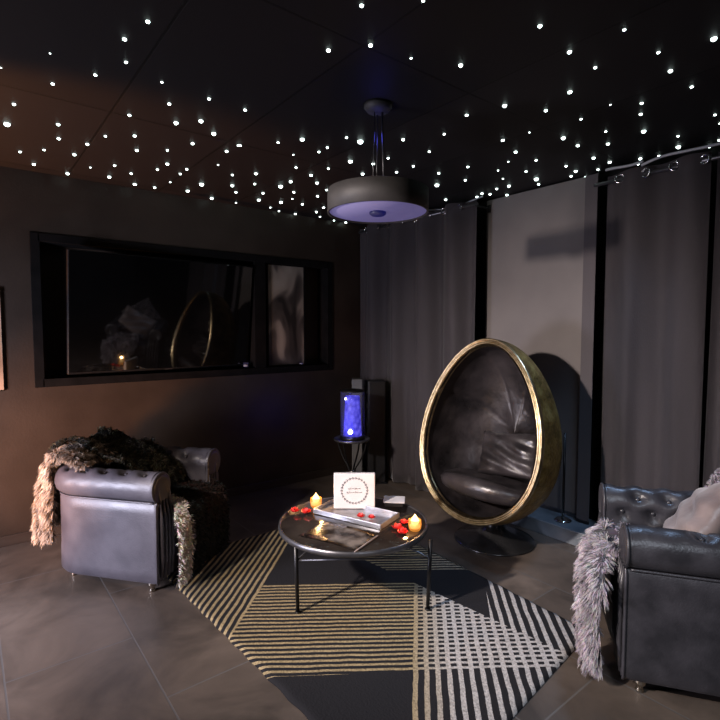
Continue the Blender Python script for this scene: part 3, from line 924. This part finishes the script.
def make_armchair(loc, rz, label, body_mat, XF, XB):
    root = empty('tufted_armchair', loc, rz); tag(root, label, 'armchair')
    path = upath(HW, XF, XB, CR); prof = chair_profile()
    t = [0]
    for a, b in zip(prof, prof[1:]): t.append(t[-1] + math.hypot(b[0] - a[0], b[1] - a[1]))
    t_start = t[24]        # tufting begins on top of the roll
    total = path[-1][2]
    SS, TS = .125, .085
    btn = []
    nrows = 4
    for row in range(nrows):
        off = (row % 2) * SS / 2
        nb = int((total - .08) / SS)
        for k in range(nb):
            s = .07 + off + k * SS
            if s < total - .05: btn.append((s, t_start + .045 + row * TS))
    P = []
    for (p, nrm_, s) in path:
        row = []
        for j, (o, z) in enumerate(prof):
            # tangent of profile
            a = prof[max(j - 1, 0)]; b = prof[min(j + 1, len(prof) - 1)]
            tx, tz = b[0] - a[0], b[1] - a[1]; l = math.hypot(tx, tz) or 1
            no, nz = tz / l, -tx / l
            d = 0
            if t[j] > t_start - .04:
                fade = min(1, (t[j] - t_start + .04) / .06)
                best = 9; 
                for (bs, bt) in btn:
                    dd = math.hypot(s - bs, t[j] - bt)
                    if dd < best: best = dd
                d = -.022 * math.exp(-(best / .022) ** 2) + .010 * min(1, best / .05) - .006
                # diamond creases
                u1 = ((s - .07) / SS + (t[j] - t_start - .045) / (2 * TS)); u2 = ((s - .07) / SS - (t[j] - t_start - .045) / (2 * TS))
                for uu in (u1, u2):
                    fr = abs(uu - round(uu)) * SS
                    d -= .006 * math.exp(-(fr / .009) ** 2)
                d *= fade
            else:
                # soft puckers of leather on the roll
                if j > 11: d = .0016 * math.sin(s * 55) * math.sin(t[j] * 20)
            # widen at the front of the arm
            row.append(p + nrm_ * (o + no * d) + Vector((0, 0, z + nz * d)))
        P.append(row)
    bm = bmesh.new(); grid_mesh(bm, P)
    # close the inside bottom to underside
    from_bm('upholstered_shell', bm, body_mat, root)
    # piping under the roll
    bm = bmesh.new()
    tube(bm, [p + n * (-.006) + Vector((0, 0, .508)) for (p, n, s) in path], .0055, 8)
    from_bm('piping', bm, body_mat, root)
    # arm fronts: scroll shaped panel with piping and two upright pleats
    for sgn in (-1, 1):
        base = [Vector((0, sgn * (HW + o), z)) for (o, z) in prof]
        c = Vector((0, sgn * (HW - .07), .36))
        bm = bmesh.new()
        rings = []
        for k, (sc, dx) in enumerate(((1.0, 0.0), (1.0, .012), (.93, .022), (.80, .020), (.70, .016))):
            rings.append([bm.verts.new(Vector((XF + dx, c.y + (q.y - c.y) * sc, c.z + (q.z - c.z) * (1 - (1 - sc) * .5)))) for q in base])
        for a, b in zip(rings, rings[1:]):
            for i in range(len(a)):
                j = (i + 1) % len(a)
                bm.faces.new((a[i], a[j], b[j], b[i]))
        bm.faces.new(rings[-1])
        bmesh.ops.triangulate(bm, faces=[f for f in bm.faces if len(f.verts) > 4])
        af = from_bm('arm_front', bm, body_mat, root)
        bm = bmesh.new()
        tube(bm, [Vector((XF + .015, q.y, q.z)) for q in base], .006, 8)
        from_bm('piping', bm, body_mat, af)
        bm = bmesh.new()
        for yy in (-.035, -.068, -.10, -.13):
            tube(bm, [Vector((XF + .018, sgn * (HW + yy), .08)), Vector((XF + .026, sgn * (HW + yy), .2)), Vector((XF + .026, sgn * (HW + yy), .40)), Vector((XF + .018, sgn * (HW + yy * .9), .51))], [.008, .012, .012, .007], 8)
        from_bm('pleat', bm, body_mat, af)
    # base / underside and front rail
    bm = bmesh.new()
    Pb = [p + n * -.01 for (p, n, s) in path]
    lo = [bm.verts.new((p.x, p.y, .066)) for p in Pb]; hi = [bm.verts.new((p.x, p.y, .10)) for p in Pb]
    for i in range(len(lo) - 1): bm.faces.new((lo[i], lo[i + 1], hi[i + 1], hi[i]))
    bm.faces.new((lo[-1], lo[0], hi[0], hi[-1]))
    bm.faces.new(lo[::-1]); bm.faces.new(hi)
    from_bm('base_frame', bm, body_mat, root, False)
    bm = bmesh.new()
    iw = HW - .135
    Pf = []
    for i in range(17):
        y = -iw + 2 * iw * i / 16
        row = []
        for j in range(9):
            z = .07 + .20 * j / 8
            bul = .03 * (1 - (2 * i / 16 - 1) ** 4) * math.sin(PI * j / 8) ** .6
            row.append(pos(XF + .005 + bul, y, z))
        Pf.append(row)
    grid_mesh(bm, Pf); bmesh.ops.solidify(bm, geom=bm.faces[:], thickness=.03)
    from_bm('front_rail', bm, body_mat, root)
    # seat cushion
    bm = bmesh.new()
    box(bm, ((XF + .04 - (XB - .17)) / 2, 0, .345), (XF + .04 + XB - .17, 2 * iw - .004, .17), .045, 4)
    bmesh.ops.subdivide_edges(bm, edges=bm.edges[:], cuts=1)
    for v in bm.verts:
        if v.co.z > .36:
            k = max(0, 1 - ((v.co.y) / iw) ** 2) * max(0, 1 - ((v.co.x - .06) / .36) ** 2)
            v.co.z += .03 * k
    from_bm('seat_cushion', bm, body_mat, root)
    # buttons
    bmb = bmesh.new(); lathe(bmb, [(0, -.003), (.009, -.002), (.0105, .001), (.008, .005), (0, .0065)], seg=12)
    bmesh.ops.recalc_face_normals(bmb, faces=bmb.faces[:])
    bme = bpy.data.meshes.new('button'); bmb.to_mesh(bme); bmb.free(); bme.materials.append(body_mat)
    for p_ in bme.polygons: p_.use_smooth = True
    for (bs, bt) in btn:
        # locate
        i = min(range(len(path)), key=lambda k: abs(path[k][2] - bs))
        j = min(range(len(t)), key=lambda k: abs(t[k] - bt))
        if prof[j][1] < .44 and abs(j - len(prof)) < 6: continue
        a = prof[max(j - 1, 0)]; b = prof[min(j + 1, len(prof) - 1)]
        tx, tz = b[0] - a[0], b[1] - a[1]; l = math.hypot(tx, tz)
        nv = path[i][1] * (tz / l) + Vector((0, 0, -tx / l))
        o = bpy.data.objects.new('tuft_button', bme); COL.objects.link(o); o.parent = root
        o.location = path[i][0] + path[i][1] * prof[j][0] + Vector((0, 0, prof[j][1])) - nv * .019
        o.rotation_euler = nv.to_track_quat('Z', 'Y').to_euler()
    # feet
    for (lx, ly) in ((XF - .055, -.275), (XF - .055, .275), (-.28, -.22), (-.28, .22)):
        bm = bmesh.new(); lathe(bm, [(0, 0), (.014, 0), (.017, .006), (.013, .014), (.012, .022), (.022, .034), (.024, .046), (.020, .056), (.026, .064), (.026, .068), (0, .068)], (lx, ly, 0), 20)
        from_bm('foot', bm, M['chair_foot'], root)
    return root

LO, LA = (-3.187, .805), R(38.5)
RO, RA = (-.69, 2.46), R(-146)
ac1 = make_armchair((LO[0], LO[1], 0), LA, 'black leather tufted armchair on the left by the television wall', M['leather_lit'], .335, .385)
ac2 = make_armchair((RO[0], RO[1], 0), RA, 'black leather tufted armchair at the right edge with a grey fur over its front', M['leather'], .375, .42)

def lerp3(a, b, t): return tuple(a[i] + (b[i] - a[i]) * t for i in range(3))
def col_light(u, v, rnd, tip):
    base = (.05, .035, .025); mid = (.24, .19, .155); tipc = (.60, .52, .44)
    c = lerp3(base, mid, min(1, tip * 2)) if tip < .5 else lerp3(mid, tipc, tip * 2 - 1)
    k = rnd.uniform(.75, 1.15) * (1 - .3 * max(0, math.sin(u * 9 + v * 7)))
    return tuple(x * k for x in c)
def col_dark(u, v, rnd, tip):
    base = (.008, .009, .008); tipc = (.03, .036, .03) if math.sin(u * 11 + v * 6) > .1 else (.07, .066, .04)
    if rnd.random() < .08: tipc = (.24, .22, .16)
    return tuple(x * rnd.uniform(.7, 1.2) for x in lerp3(base, tipc, tip))
def col_seat(u, v, rnd, tip):
    base = (.008, .009, .009)
    if u < .20: tipc = (.85, .80, .72)
    elif .17 < u < .24 and .60 < v < .82: tipc = (.40, .40, .38)
    elif .55 < u < .95 and .3 < v < .75: tipc = (.03, .014, .011)
    else: tipc = (.010, .014, .014)
    return tuple(x * rnd.uniform(.7, 1.2) for x in lerp3(base, tipc, tip if u > .20 else .4 + .6 * tip))
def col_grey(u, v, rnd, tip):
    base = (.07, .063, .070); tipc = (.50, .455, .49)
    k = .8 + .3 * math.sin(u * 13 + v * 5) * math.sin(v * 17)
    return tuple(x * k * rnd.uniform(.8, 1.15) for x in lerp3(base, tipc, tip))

# beige shaggy throw over the rear corner of the left chair
th = empty('fur_throw', (LO[0], LO[1], 0), LA); tag(th, 'pale beige shaggy fur throw hanging off the back of the left armchair', 'throw')
pf = path_fn([(-.13, 0, .675), (-.23, 0, .715), (-.34, 0, .72), (-.42, 0, .66), (-.435, 0, .52), (-.44, 0, .38), (-.445, 0, .24)])
def S_light(u, v):
    p = pf(v)
    y = -.32 + .29 * (1 - math.cos(PI * u)) / 2
    grow = max(0, min(1, (v - .35) / .3)); grow = grow * grow * (3 - 2 * grow)
    bul = grow * (.11 + .02 * math.sin(v * 9)) * math.sin(PI * u)
    w = max(0, -.16 - y)
    x = p.x + w * (.35 if p.x < -.3 else .1) - bul + .08 * math.cos(PI * u) * grow + .01 * math.sin(u * 20 + v * 5)
    return Vector((x, y, p.z + .012 * math.sin(u * 12) - .03 * math.sin(PI * u) * grow + .02 * (1 - grow) * math.sin(PI * u)))
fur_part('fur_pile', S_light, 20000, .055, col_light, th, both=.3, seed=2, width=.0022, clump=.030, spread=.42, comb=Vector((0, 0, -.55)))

# dark throw heaped on the back rest
td = empty('fur_throw', (LO[0], LO[1], 0), LA); tag(td, 'dark olive fur throw heaped on the back rest of the left armchair', 'throw')
pd2 = path_fn([(-.44, 0, .62), (-.41, 0, .72), (-.33, 0, .765), (-.22, 0, .745), (-.09, 0, .70), (.05, 0, .665), (.15, 0, .58), (.19, 0, .50)])
def S_dark(u, v):
    p = pd2(v); y = -.205 + .38 * u
    return Vector((p.x, y, p.z - .01 + .022 * math.sin(u * 7 + v * 3) + .014 * math.sin(u * 17 + v * 4) + .014 * math.sin(v * 21 - u * 6)))
fur_part('fur_pile', S_dark, 13000, .048, col_dark, td, flip=True, seed=5, width=.0024, clump=.035, spread=.7)

# sheepskin over the seat front, dark with a pale edge
ts = empty('seat_throw', (LO[0], LO[1], 0), LA); tag(ts, 'dark sheepskin with a pale edge draped over the seat of the left armchair', 'throw')
ps = path_fn([(-.14, 0, .468), (.02, 0, .475), (.20, 0, .475), (.36, 0, .462), (.435, 0, .42), (.455, 0, .30), (.455, 0, .17), (.445, 0, .05)])
def S_seat(u, v):
    p = ps(v); k_ = max(0, min(1, (v - .42) / .15)); y = -.19 - .10 * k_ + (.43 + .10 * k_) * u
    return Vector((p.x + .012 * math.sin(u * 8) * (v > .4), y, p.z + .006 * math.sin(u * 14)))
fur_part('fur_pile', S_seat, 11000, .030, col_seat, ts, flip=True, both=.15, seed=8, width=.0024, clump=.03, spread=.45, thick=.012)

# pale grey fur over the front of the right chair
tg = empty('fur_throw', (RO[0], RO[1], 0), RA); tag(tg, 'pale grey shaggy fur hanging over the front of the right armchair to the floor', 'throw')
pg = path_fn([(.10, 0, .478), (.24, 0, .50), (.37, 0, .525), (.445, 0, .49), (.475, 0, .38), (.48, 0, .26), (.475, 0, .16), (.465, 0, .06)])
def S_grey(u, v):
    p = pg(v)
    w = .38 * (1 - .55 * max(0, v - .55) / .45)
    k_ = max(0, min(1, (v - .38) / .15)); k_ = k_ * k_ * (3 - 2 * k_)
    w *= .62 + .38 * k_
    yc = .075 + .075 * k_ + .07 * max(0, v - .5) * 2
    y = yc + w * (-math.cos(PI * u) / 2)
    bul = .045 * math.sin(PI * u)
    return Vector((p.x + bul * (v > .3), y, p.z + .01 * math.sin(u * 9)))
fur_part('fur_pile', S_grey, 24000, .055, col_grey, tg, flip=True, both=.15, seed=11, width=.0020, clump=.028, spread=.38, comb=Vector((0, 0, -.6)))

# pillows on the right chair
def pillow(name, loc, rot, w, h, t, m, label, fur=None, seed=0):
    o = empty(name, loc); o.rotation_euler = rot; tag(o, label, 'pillow')
    def S(sgn):
        def f(u, v):
            a, b = 2 * u - 1, 2 * v - 1
            k = (max(0, 1 - a ** 4) * max(0, 1 - b ** 4)) ** .5
            pinch = 1 - .06 * (1 - abs(a * b)) * (abs(a) + abs(b)) * .5
            return Vector((a * w / 2 * (1 - .07 * (1 - b * b) * 0 - .05 * (1 - abs(b)) ), b * h / 2 * (1 - .05 * (1 - abs(a))), sgn * t / 2 * k + (.004 * math.sin(a * 9 + b * 5 + seed) + .008 * math.sin(a * 3 + b * 11 + 2 * math.sin(a * 2.2) + seed) * (1 - .4 * b)) * k))
        return f
    bm = bmesh.new()
    n = 28
    for sgn in (1, -1):
        f = S(sgn)
        grid_mesh(bm, [[f(i / n, j / n) for j in range(n + 1)] for i in range(n + 1)])
    bmesh.ops.remove_doubles(bm, verts=bm.verts[:], dist=.0005)
    from_bm('cover', bm, m, o)
    if fur:
        fur_part('fur_pile', S(1), 5000, .022, fur, o, seed=seed, width=.0024, clump=.02, spread=.8, droop=.3, thick=.004)
    return o

# ------------------------------------------------------------------ egg chair
EO, EA = (-2.02, 2.655), R(-87.5)
eg = empty('egg_chair', (EO[0], EO[1], 0), EA); tag(eg, 'egg shaped swivel chair with gold shell and black leather inside', 'chair')
EH, EW, EK = 1.175, .90, .16         # opening height, width, egg skew
EC = .795                             # centre height
TILT = R(-11)
TM = Matrix.Translation((.10, 0, EC)) @ Matrix.Rotation(TILT, 4, 'Y')
def egg_c(th, sc=1.0):
    z = -math.cos(th) * EH / 2 * sc
    y = math.sin(th) * EW / 2 * (1 + EK * math.cos(th)) * sc
    return y, z
def egg_pt(th, ph, off=0.0, depth=.58):
    """ph 0 = opening rim, 90 = rear pole"""
    y, z = egg_c(th)
    bulge = 1 + .09 * math.sin(2 * ph) * 1.0
    c = math.cos(ph) ** .85 * bulge if ph < PI / 2 - 1e-4 else 0
    low = (1 - z / (EH / 2)) * .5     # deeper at the bottom
    dep = depth * (.84 + .22 * low)
    x = -dep * math.sin(ph)
    p = Vector((x, y * c, z * c))
    if off:
        q = Vector((x - 0.0, y * c, z * c))
        nv = Vector((x / (dep * dep), y * c / (EW * EW / 4), z * c / (EH * EH / 4)))
        if nv.length > 1e-6: p = q - nv.normalized() * off
    return TM @ p
NT, NP = 96, 30
bm = bmesh.new()
grid_mesh(bm, [[egg_pt(2 * PI * i / NT, PI / 2 * j / NP) for j in range(NP + 1)] for i in range(NT)], True)
bmesh.ops.remove_doubles(bm, verts=bm.verts[:], dist=.0005)
from_bm('shell', bm, M['egg_shell'], eg)
def lining_pt(th, ph):
    s = Vector(egg_pt(th, ph, .045))
    d = 0
    for k in range(8):       # vertical leather panels
        a = (th - PI / 8) / (2 * PI) * 8
        d = abs(a - round(a))
    return s
bm = bmesh.new()
Pl = []
for i in range(NT):
    row = []
    for j in range(NP + 1):
        th, ph = 2 * PI * i / NT, PI / 2 * j / NP
        a = th / (2 * PI) * 8 + .5
        seam = abs(a - round(a)) * .5
        off = .040 - .010 * math.exp(-(seam / .03) ** 2) * min(1, 2.5 * (1 - j / NP)) * (1 if i > NT * .3 and i < NT * .7 else .4) + .006 * min(1, j / 3)
        row.append(egg_pt(th, ph, off))
    Pl.append(row)
grid_mesh(bm, Pl, True)
bmesh.ops.remove_doubles(bm, verts=bm.verts[:], dist=.0005)
from_bm('leather_lining', bm, M['egg_leather'], eg)
# rim between shell and lining
bm = bmesh.new()
rows = []
for i in range(NT):
    th = 2 * PI * i / NT
    y, z = egg_c(th)
    r_ = Vector((0, y, z)); ln = r_.length; u_ = r_.normalized()
    rows.append([TM @ (u_ * (ln + .004) + Vector((-.02, 0, 0))), TM @ (u_ * (ln + .006) + Vector((.004, 0, 0))), TM @ (u_ * (ln + .001) + Vector((.013, 0, 0))), TM @ (u_ * (ln - .008) + Vector((.011, 0, 0))), TM @ (u_ * (ln - .012) + Vector((.003, 0, 0))),
                 TM @ (u_ * (ln - .018) + Vector((.003, 0, 0))), TM @ (u_ * (ln - .022) + Vector((.010, 0, 0))), TM @ (u_ * (ln - .030) + Vector((.008, 0, 0))), TM @ (u_ * (ln - .036) + Vector((-.012, 0, 0))), TM @ (u_ * (ln - .044) + Vector((-.03, 0, 0)))])
grid_mesh(bm, rows, True)
from_bm('rim', bm, M['gold_rim'], eg)
# seat cushion inside
bm = bmesh.new()
def seat_pt(u, v, top):
    a = 2 * PI * u
    x = -.20 + .235 * math.cos(a) * v; y = .355 * math.sin(a) * v * (1 - .12 * math.cos(a) * 0)
    e = max(0, 1 - v ** 5) ** .5
    z = -.36 + (.06 * e + .012 * math.sin(x * 22 + 1) * e if top else -.085 * e)
    return TM @ Vector((x, y, z))
for top in (True, False):
    grid_mesh(bm, [[seat_pt(i / 48, j / 16, top) for j in range(17)] for i in range(48)], True)
bmesh.ops.remove_doubles(bm, verts=bm.verts[:], dist=.0008)
from_bm('seat_cushion', bm, M['egg_leather'], eg)
# swivel base
bm = bmesh.new()
lathe(bm, [(0, 0), (.262, 0), (.268, .006), (.262, .014), (.20, .028), (.12, .05), (.075, .085), (.058, .12), (.060, .155), (.085, .185), (.10, .20), (0, .20)], (-.14, -.02, 0), 72)
from_bm('swivel_base', bm, M['egg_base'], eg)
# loose cushion
def egg_world(v): return Matrix.Translation((EO[0], EO[1], 0)) @ Matrix.Rotation(EA, 4, 'Z') @ v
cp = pillow('leather_cushion', egg_world(TM @ Vector((-.255, .10, -.135))), (0, 0, 0), .44, .30, .13, M['egg_leather'], 'crinkled black leather cushion inside the egg chair', seed=3)
cp.rotation_euler = (Matrix.Rotation(EA, 3, 'Z') @ Matrix.Rotation(R(90), 3, 'Z') @ Matrix.Rotation(R(66), 3, 'X')  @ Matrix.Rotation(R(6), 3, 'Z')).to_euler()

def rloc(x, y, z):
    a = RA
    return (RO[0] + x * math.cos(a) - y * math.sin(a), RO[1] + x * math.sin(a) + y * math.cos(a), z)
def orient(base_a, yaw, pitch, roll):
    return (Matrix.Rotation(base_a, 3, 'Z') @ Matrix.Rotation(yaw, 3, 'Z') @ Matrix.Rotation(pitch, 3, 'X') @ Matrix.Rotation(roll, 3, 'Z')).to_euler()
pillow('satin_pillow', rloc(.08, .04, .615), orient(RA, R(75), R(58), R(28)), .46, .40, .13, M['satin'], 'beige pink satin pillow leaning inside the right armchair', seed=1)
pillow('fur_pillow', rloc(-.07, .0, .73), orient(RA, R(80), R(70), R(-35)), .40, .34, .13, M['leather'], 'silvery fur pillow in the back of the right armchair', fur=col_grey, seed=6)
pillow('tan_pillow', rloc(.0, .15, .56), orient(RA, R(10), R(15), R(10)), .34, .2, .09, M['gold_cloth'], 'tan cushion lying under the satin pillow in the right armchair', seed=2)

# ------------------------------------------------------------------ blue lamp, its stand and the boxes behind
SX, SY = -3.35, 2.57
st = empty('plant_stand', (SX, SY, 0)); tag(st, 'small black metal stand carrying the blue lamp in the corner', 'stand')
bm = bmesh.new(); lathe(bm, [(0, .492), (.150, .492), (.154, .497), (.154, .507), (.148, .512), (.143, .506), (0, .506)], seg=56)
from_bm('top_plate', bm, M['grey_metal'], st)
for k in range(4):
    a = PI / 2 * k + .4
    pts = []
    for (r, z) in ((.14, .495), (.125, .42), (.085, .33), (.035, .25), (.022, .20), (.05, .13), (.11, .06), (.15, .006)):
        pts.append((r * math.cos(a), r * math.sin(a), z))
    bm = bmesh.new(); tube(bm, [path_fn(pts)(q / 30) for q in range(31)], .007, 10)
    from_bm('leg', bm, M['black_metal'], st)
bm = bmesh.new(); lathe(bm, [(.0, .212), (.030, .215), (.034, .225), (.030, .235), (0, .238)], seg=24)
from_bm('collar', bm, M['chrome'], st)

lp = empty('glitter_lamp', (SX + .01, SY, .5065)); lp.scale = (1, 1, 1.09); tag(lp, 'glass cylinder lamp glowing deep blue on the small black stand', 'lamp')
bm = bmesh.new(); lathe(bm, [(0, 0), (.105, 0), (.108, .006), (.105, .02), (.09, .026), (0, .026)], seg=48)
from_bm('lamp_base', bm, M['black_metal'], lp)
bm = bmesh.new(); lathe(bm, [(.070, .027), (.104, .027), (.104, .37), (.100, .37), (.100, .03)], seg=48, close_bottom=False, close_top=False)
from_bm('glass_cylinder', bm, M['glass'], lp)
bm = bmesh.new(); lathe(bm, [(0, .028), (.078, .028), (.072, .12), (.066, .24), (.060, .335), (0, .337)], seg=40)
from_bm('bubble_column', bm, M['bubbles'], lp)
bm = bmesh.new(); lathe(bm, [(0, .372), (.104, .371), (.106, .376), (.08, .386), (.03, .392), (0, .393)], seg=48)
from_bm('lid', bm, M['black_metal'], lp)
bm = bmesh.new(); bmesh.ops.create_uvsphere(bm, u_segments=16, v_segments=10, radius=.020, matrix=Matrix.Translation((.050, -.062, .066)))
from_bm('led_spot', bm, M['blue_glow'], lp)
bm = bmesh.new(); bmesh.ops.create_uvsphere(bm, u_segments=16, v_segments=10, radius=.009, matrix=Matrix.Translation((-.004, -.070, .318)))
from_bm('led_spot', bm, M['blue_glow'], lp)

sp = empty('tower_speaker', (-3.56, 3.02, 0), R(-35)); tag(sp, 'tall black loudspeaker standing behind the blue lamp', 'speaker')
bm = bmesh.new(); box(bm, (0, 0, .485), (.165, .16, .95), .008)
from_bm('cabinet', bm, M['black_plastic'], sp, False)
for zz, rr in ((.85, .03), (.72, .055), (.55, .055)):
    bm = bmesh.new(); lathe(bm, [(0, .012), (rr * .3, .010), (rr * .85, .002), (rr, .006), (rr, 0), (0, 0)], seg=32)
    bmesh.ops.transform(bm, matrix=Matrix.Translation((0, -.080, zz)) @ Matrix.Rotation(R(90), 4, 'X'), verts=bm.verts[:])
    from_bm('speaker_cone', bm, M['black_metal'], sp)
bm = bmesh.new(); box(bm, (0, 0, .006), (.20, .19, .012), .003)
from_bm('plinth', bm, M['black_metal'], sp, False)
gt_ = empty('floor_console', (-3.80, 2.98, 0), R(-38)); tag(gt_, 'slim grey upright box standing left of the black loudspeaker', 'box')
bm = bmesh.new(); box(bm, (0, 0, .485), (.15, .10, .95), .006)
from_bm('cabinet', bm, M['grey_tower'], gt_, False)
bm = bmesh.new(); box(bm, (0, -.052, .93), (.11, .006, .03), .002)
from_bm('display_strip', bm, M['black_plastic'], gt_, False)

# slim black pole lamp stand on the step, beside the egg chair
pl = empty('floor_stand', (-1.80, 3.24, .10)); tag(pl, 'thin black pole with a round chrome foot on the step behind the egg chair', 'stand')
bm = bmesh.new(); lathe(bm, [(0, 0), (.055, 0), (.058, .006), (.045, .014), (.015, .020), (0, .022)], seg=40)
from_bm('foot', bm, M['chrome'], pl)
bm = bmesh.new(); tube(bm, [(0, 0, .018), (0, 0, .62)], .009, 12)
from_bm('pole', bm, M['black_metal'], pl)

# ------------------------------------------------------------------ lights
def area(name, loc, target, size, energy, color, shape='DISK', spread=None):
    d = bpy.data.lights.new(name, 'AREA'); d.shape = shape; d.size = size; d.energy = energy; d.color = color
    if spread: d.spread = spread
    o = bpy.data.objects.new(name, d); COL.objects.link(o); o.location = loc
    o.rotation_euler = (Vector(target) - Vector(loc)).to_track_quat('-Z', 'Y').to_euler()
    return o
def spot(name, loc, target, energy, color, ang, blend=.6, r=.05):
    d = bpy.data.lights.new(name, 'SPOT'); d.energy = energy; d.color = color; d.spot_size = R(ang); d.spot_blend = blend; d.shadow_soft_size = r
    o = bpy.data.objects.new(name, d); COL.objects.link(o); o.location = loc
    o.rotation_euler = (Vector(target) - Vector(loc)).to_track_quat('-Z', 'Y').to_euler()
    return o
def point(name, loc, energy, color, r=.02):
    d = bpy.data.lights.new(name, 'POINT'); d.energy = energy; d.color = color; d.shadow_soft_size = r
    o = bpy.data.objects.new(name, d); COL.objects.link(o); o.location = loc
    return o
spot('key_spot', (-1.85, -1.15, 2.02), (-1.85, 2.4, .55), 900, (1.0, .86, .80), 62, 1.0, .06)
area('lilac_fill_light', (-2.75, -1.0, .75), (-3.15, .5, .4), .6, 68, (.80, .79, 1.0))  # added fill without a real lamp, puts sheen on the left armchair
spot('amber_ceiling_spot', (-3.93, -1.3, .9), (-3.72, .02, 2.48), 400, (1.0, .36, .09), 60, .3, .05)
spot('amber_wall_spot', (-2.6, -.9, .5), (-4.0, .75, .60), 330, (1.0, .40, .11), 56, 1.0, .1)
spot('warm_floor_spot', (-2.0, -1.2, 1.8), (-2.6, .1, 0), 90, (1.0, .66, .42), 62, .9, .2)
spot('cool_soft_light', (.5, .5, 2.2), (-.8, 2.1, .2), 95, (.78, .86, 1.0), 58, .9, .25)
spot('cool_back_light', (-1.2, 2.9, 2.3), (-1.6, 2.4, 0), 60, (.40, .62, 1.0), 80, .8, .15)
point('candle_light_left', (-2.398, 1.576, TZ + .098), 2.6, (1.0, .50, .18), .012)
point('candle_light_right', (-1.80, 1.79, TZ + .098), 2.6, (1.0, .50, .18), .012)
point('blue_lamp_light', (SX + .05, SY - .13, .62), .7, (.08, .08, 1.0), .04)
point('pendant_blue_light', (-1.83, 1.56, CZ - .14), .2, (.1, .1, 1.0), .03)

w = bpy.data.worlds.new('world'); SC.world = w; w.use_nodes = True
w.node_tree.nodes['Background'].inputs[0].default_value = (.25, .3, .45, 1)
w.node_tree.nodes['Background'].inputs[1].default_value = .08

for o in COL.objects:
    if o.parent: continue
    k = o.name.split('.')[0]
    g = {'red_flower': 'red flowers on the coffee table', 'votive_candle': 'lit candles on the coffee table', 'tufted_armchair': 'black leather armchairs',
         'curtain': 'dark grey curtains', 'curtain_rod': 'curtain rods', 'light_cable': 'pale cables under the ceiling', 'panel_blind': 'panel blinds behind the egg chair', 'tealight': 'tealights on the recess ledge'}.get(k)
    if g: o['group'] = g

# ------------------------------------------------------------------ camera
cam = bpy.data.cameras.new('camera'); cam.sensor_width = 36; cam.lens = 25.0; cam.clip_start = .05
co = bpy.data.objects.new('camera', cam); COL.objects.link(co)
co.location = (0, 0, 1.43)
yaw = math.atan(630 / 500.); pitch = math.atan(30 / 500.)
co.rotation_euler = (PI / 2 - pitch, 0, yaw)
SC.camera = co
